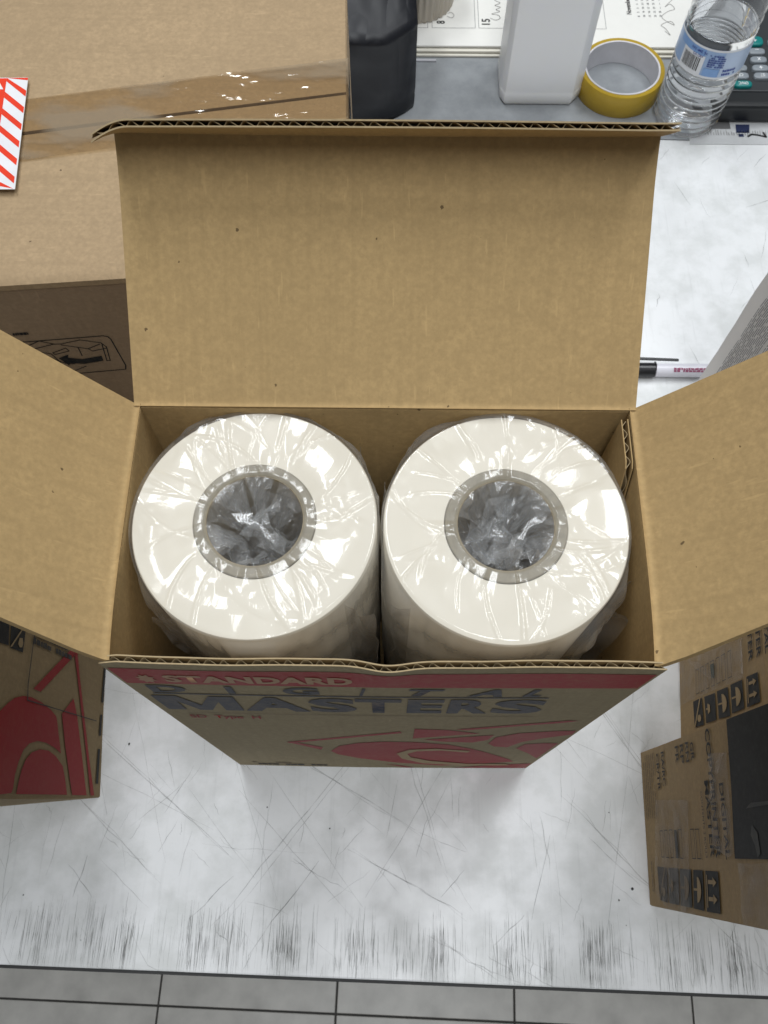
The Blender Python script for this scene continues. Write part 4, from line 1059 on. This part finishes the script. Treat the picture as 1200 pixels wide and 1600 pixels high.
# calculator
calc = thing('calculator', 'black desk calculator with grey and teal keys, partly behind the water bottle', 'calculator')
M_cb = plain('black_plastic', (.016, .018, .020), .35, .5, bump=.05)
CT = .0235
box('body', .347, .475, .668, .86, .0008, CT, M_cb, calc, .006, 4)
box('key_deck', .352, .470, .688, .855, CT - .001, CT + .0012, plain('charcoal_plastic', (.03, .034, .038), .45), calc, .001)
M_kg = plain('grey_key', (.26, .29, .32), .45); M_kt = plain('teal_key', (.0, .21, .20), .4); M_kl = plain('white_key_print', (.85, .87, .88), .5)
key0 = {}
def key(x, y, w, d, mat, leg):
    bm = bmesh.new(); n = 24; e = 3.2
    def sup(t): c, s = math.cos(t), math.sin(t); return (abs(c) ** (2 / e) * (1 if c >= 0 else -1), abs(s) ** (2 / e) * (1 if s >= 0 else -1))
    kk = (round(w, 4), round(d, 4), mat.name)
    if kk in key0: o = key0[kk].copy(); link(o, calc); bm.free()
    else:
        V = []; F = []
        for (s, z) in ((1, 0), (1, .0022), (.95, .0032), (.8, .0036)): V += [(w / 2 * s * sup(2 * math.pi * i / n)[0], d / 2 * s * sup(2 * math.pi * i / n)[1], z) for i in range(n)]
        for k in range(3):
            for i in range(n): F.append((k * n + i, k * n + (i + 1) % n, (k + 1) * n + (i + 1) % n, (k + 1) * n + i))
        F.append(list(range(3 * n, 4 * n)))
        o = mesh('key', V, F, mat, calc, True); key0[kk] = o; bm.free()
    o.location = (x, y, CT + .0010)
    if leg:
        w2 = .0026 * len(leg) if len(leg) > 1 else .0040
        text('key_legend', leg, (lambda a, b: Vector((w2 / 2 - a, .0021 - b, .0038))), 0, 0, w2, .0042 if leg != '-' else .0009, M_kl, o, .02)
for (x, leg) in ((.3715, 'CE'), (.3945, 'GT'), (.4175, 'MU'), (.4405, 'MC')): key(x, .7075, .0178, .0092, M_kg, leg)
for (x, leg) in ((.3715, '%'), (.3945, '+'), (.4175, '3'), (.4405, '2')): key(x, .7190, .0178, .0092, M_kg, leg)
for (x, leg) in ((.3715, '='), (.3945, 'x'), (.4175, '6'), (.4405, '5')): key(x, .7315, .0178, .0092, M_kg, leg)
for (x, leg) in ((.3715, ''), (.3945, '-'), (.4175, '9'), (.4405, '8')): key(x, .7440, .0178, .0092, M_kg, leg)
key(.3725, .6955, .0190, .0092, M_kt, 'ON/C'); key(.3945, .7600, .0190, .0140, M_kt, '+')
for x in (.4175, .4405): key(x, .7585, .0178, .0092, M_kg, '')
# newspaper under the calculator
npz = thing('newspaper_sheet', 'printed newspaper sheet lying under the calculator and water bottle', 'newspaper')
M_news = plain('newsprint', (.58, .59, .60), .9, .2, vary=.1)
box('sheet', .318, .56, .6385, .72, .0003, .0006, M_news, npz)
nm_ = lambda a, b: Vector((a, b, .0009)); P = []
for k in range(34):
    a = .335 + .0028 * k + rb.uniform(0, .001); P.append([(a, .651), (a + rb.uniform(.0006, .0016), .651), (a + .001, .651 + rb.uniform(.003, .009)), (a, .651 + rb.uniform(.003, .009))])
poly('column_print', P, nm_, M_print, npz)
poly('dark_photo', [[(.338, .6600), (.3640, .6600), (.3640, .70), (.338, .70)]], nm_, plain('grey_photo_print', (.13, .13, .13), .9), npz)
poly('blue_print', [[(.369, .6545), (.383, .6545), (.385, .6665), (.370, .6665)], [(.371, .649), (.3765, .649), (.3765, .653), (.371, .653)]], nm_, plain('dark_blue_print', (.02, .03, .09), .9), npz)
poly('headline', stroke_polys([(.381, .6495), (.385, .6525), (.392, .6515), (.400, .6490), (.398, .655)], .0022), nm_, M_pblack, npz)

# ------------------------------------------------------------------ pen and standing newspaper at right
pen = thing('pen', 'white ballpoint pen with black cap and clip on the white table', 'pen')
px0, pyc, pzc, pr = .236, .3545, .0066, .0062
def xrod(name, x0, x1, r, mat, parent, y=pyc, z=pzc, r1=None):
    n = 28; V = []; F = []; r1 = r if r1 is None else r1
    prof = [(x0, r * .85), (x0 + .0006, r), (x1 - .0006, r1), (x1, r1 * .85)]
    for (x, rr) in prof: V += [(x, y + rr * math.cos(2 * math.pi * i / n), z + rr * math.sin(2 * math.pi * i / n)) for i in range(n)]
    for k in range(3):
        for i in range(n): F.append((k * n + i, (k + 1) * n + i, (k + 1) * n + (i + 1) % n, k * n + (i + 1) % n))
    F.append(list(range(n))); F.append(list(reversed(range(3 * n, 4 * n))))
    o = mesh(name, V, F, mat, parent, True); o.data.set_sharp_from_angle(angle=math.radians(50)); return o
M_pb = plain('pen_black', (.012, .012, .014), .3); M_pw = plain('pen_white', (.80, .79, .86), .3)
xrod('barrel', .2465, .345, pr, M_pw, pen); cap = xrod('cap', .2, .2465, pr + .0006, M_pb, pen)
xrod('clip_base', .2462, .2500, pr + .0002, M_pb, pen, pyc + .0016, pzc + .0006, .003)
slab('clip', [(.228, pyc + .0068, .0125), (.268, pyc + .0060, .0118), (.268, pyc + .0086, .0118), (.228, pyc + .0096, .0125)], (0, 0, 1), .0013, M_pb, pen, .0004)
scribble('lettering', (-.25, .05), (lambda a, b: Vector((a, pyc + (pr + .0003) * math.sin(b - .55), pzc + (pr + .0003) * math.cos(b - .55)))), plain('purple_print', (.32, .08, .16), .6), pen, .2625, .300, .30, rb, .95, .0014, .0036)
nb = thing('newspaper_bundle', 'folded newspapers standing upright on the table behind the right flap', 'newspaper')
NX, NY, NL, NH, NTk = .259, .3054, .125, .30, .07
M_news2 = plain('newsprint_grey', (.88, .87, .865), .9, .2, vary=.08, scale=20)
for k in range(7):
    x0 = NX + k * .0102
    def fn(u, v, k=k, x0=x0):
        y = NY - .0008 * k * (k % 3) - NL * u; zz = .0005 + NH * v - (.002 * (k % 2))
        return (x0 + .0014 * math.sin(u * 3 + k) * v + .0009 * noise.noise(Vector((u * 3, v * 4, k))), y + .0012 * noise.noise(Vector((k * 3.3, v * 9, 0))), zz), (1, 0, 0)
    s_ = sheet('folded_paper', fn, 10, 16, .0085, M_news2, nb)
    if k == 0: first = s_; f0 = fn
def nm2(a, b):
    p, _ = f0(a / NL, b / NH); return Vector(p) - Vector((.0010, 0, 0))
M_np = plain('newsprint_ink', (.30, .29, .30), .9)
P = []; col = 0
a = .016
while a < .115:      # columns of type set in short lines
    b = .012
    while b < .285:
        w = .0115 * rb.uniform(.75, 1)
        P.append([(a, b), (a + .0008, b), (a + .0008, b + w), (a, b + w)]); b += w + (.0012 if rb.random() < .8 else .004)
    a += .0019 if rb.random() < .93 else .0045
poly('column_print', P, nm2, M_np, nb)
poly('column_rule', stroke_polys([(.0125, .21), (.0125, .285)], .0006) + stroke_polys([(.0125, .21), (.05, .21)], .0006), nm2, M_np, nb)
poly('photo', [[(.021, .225), (.06, .225), (.06, .285), (.021, .285)]], lambda a, b: nm2(a, b) - Vector((.0004, 0, 0)), plain('grey_newsprint_photo', (.33, .33, .34), .9, scale=180, vary=.6), nb)
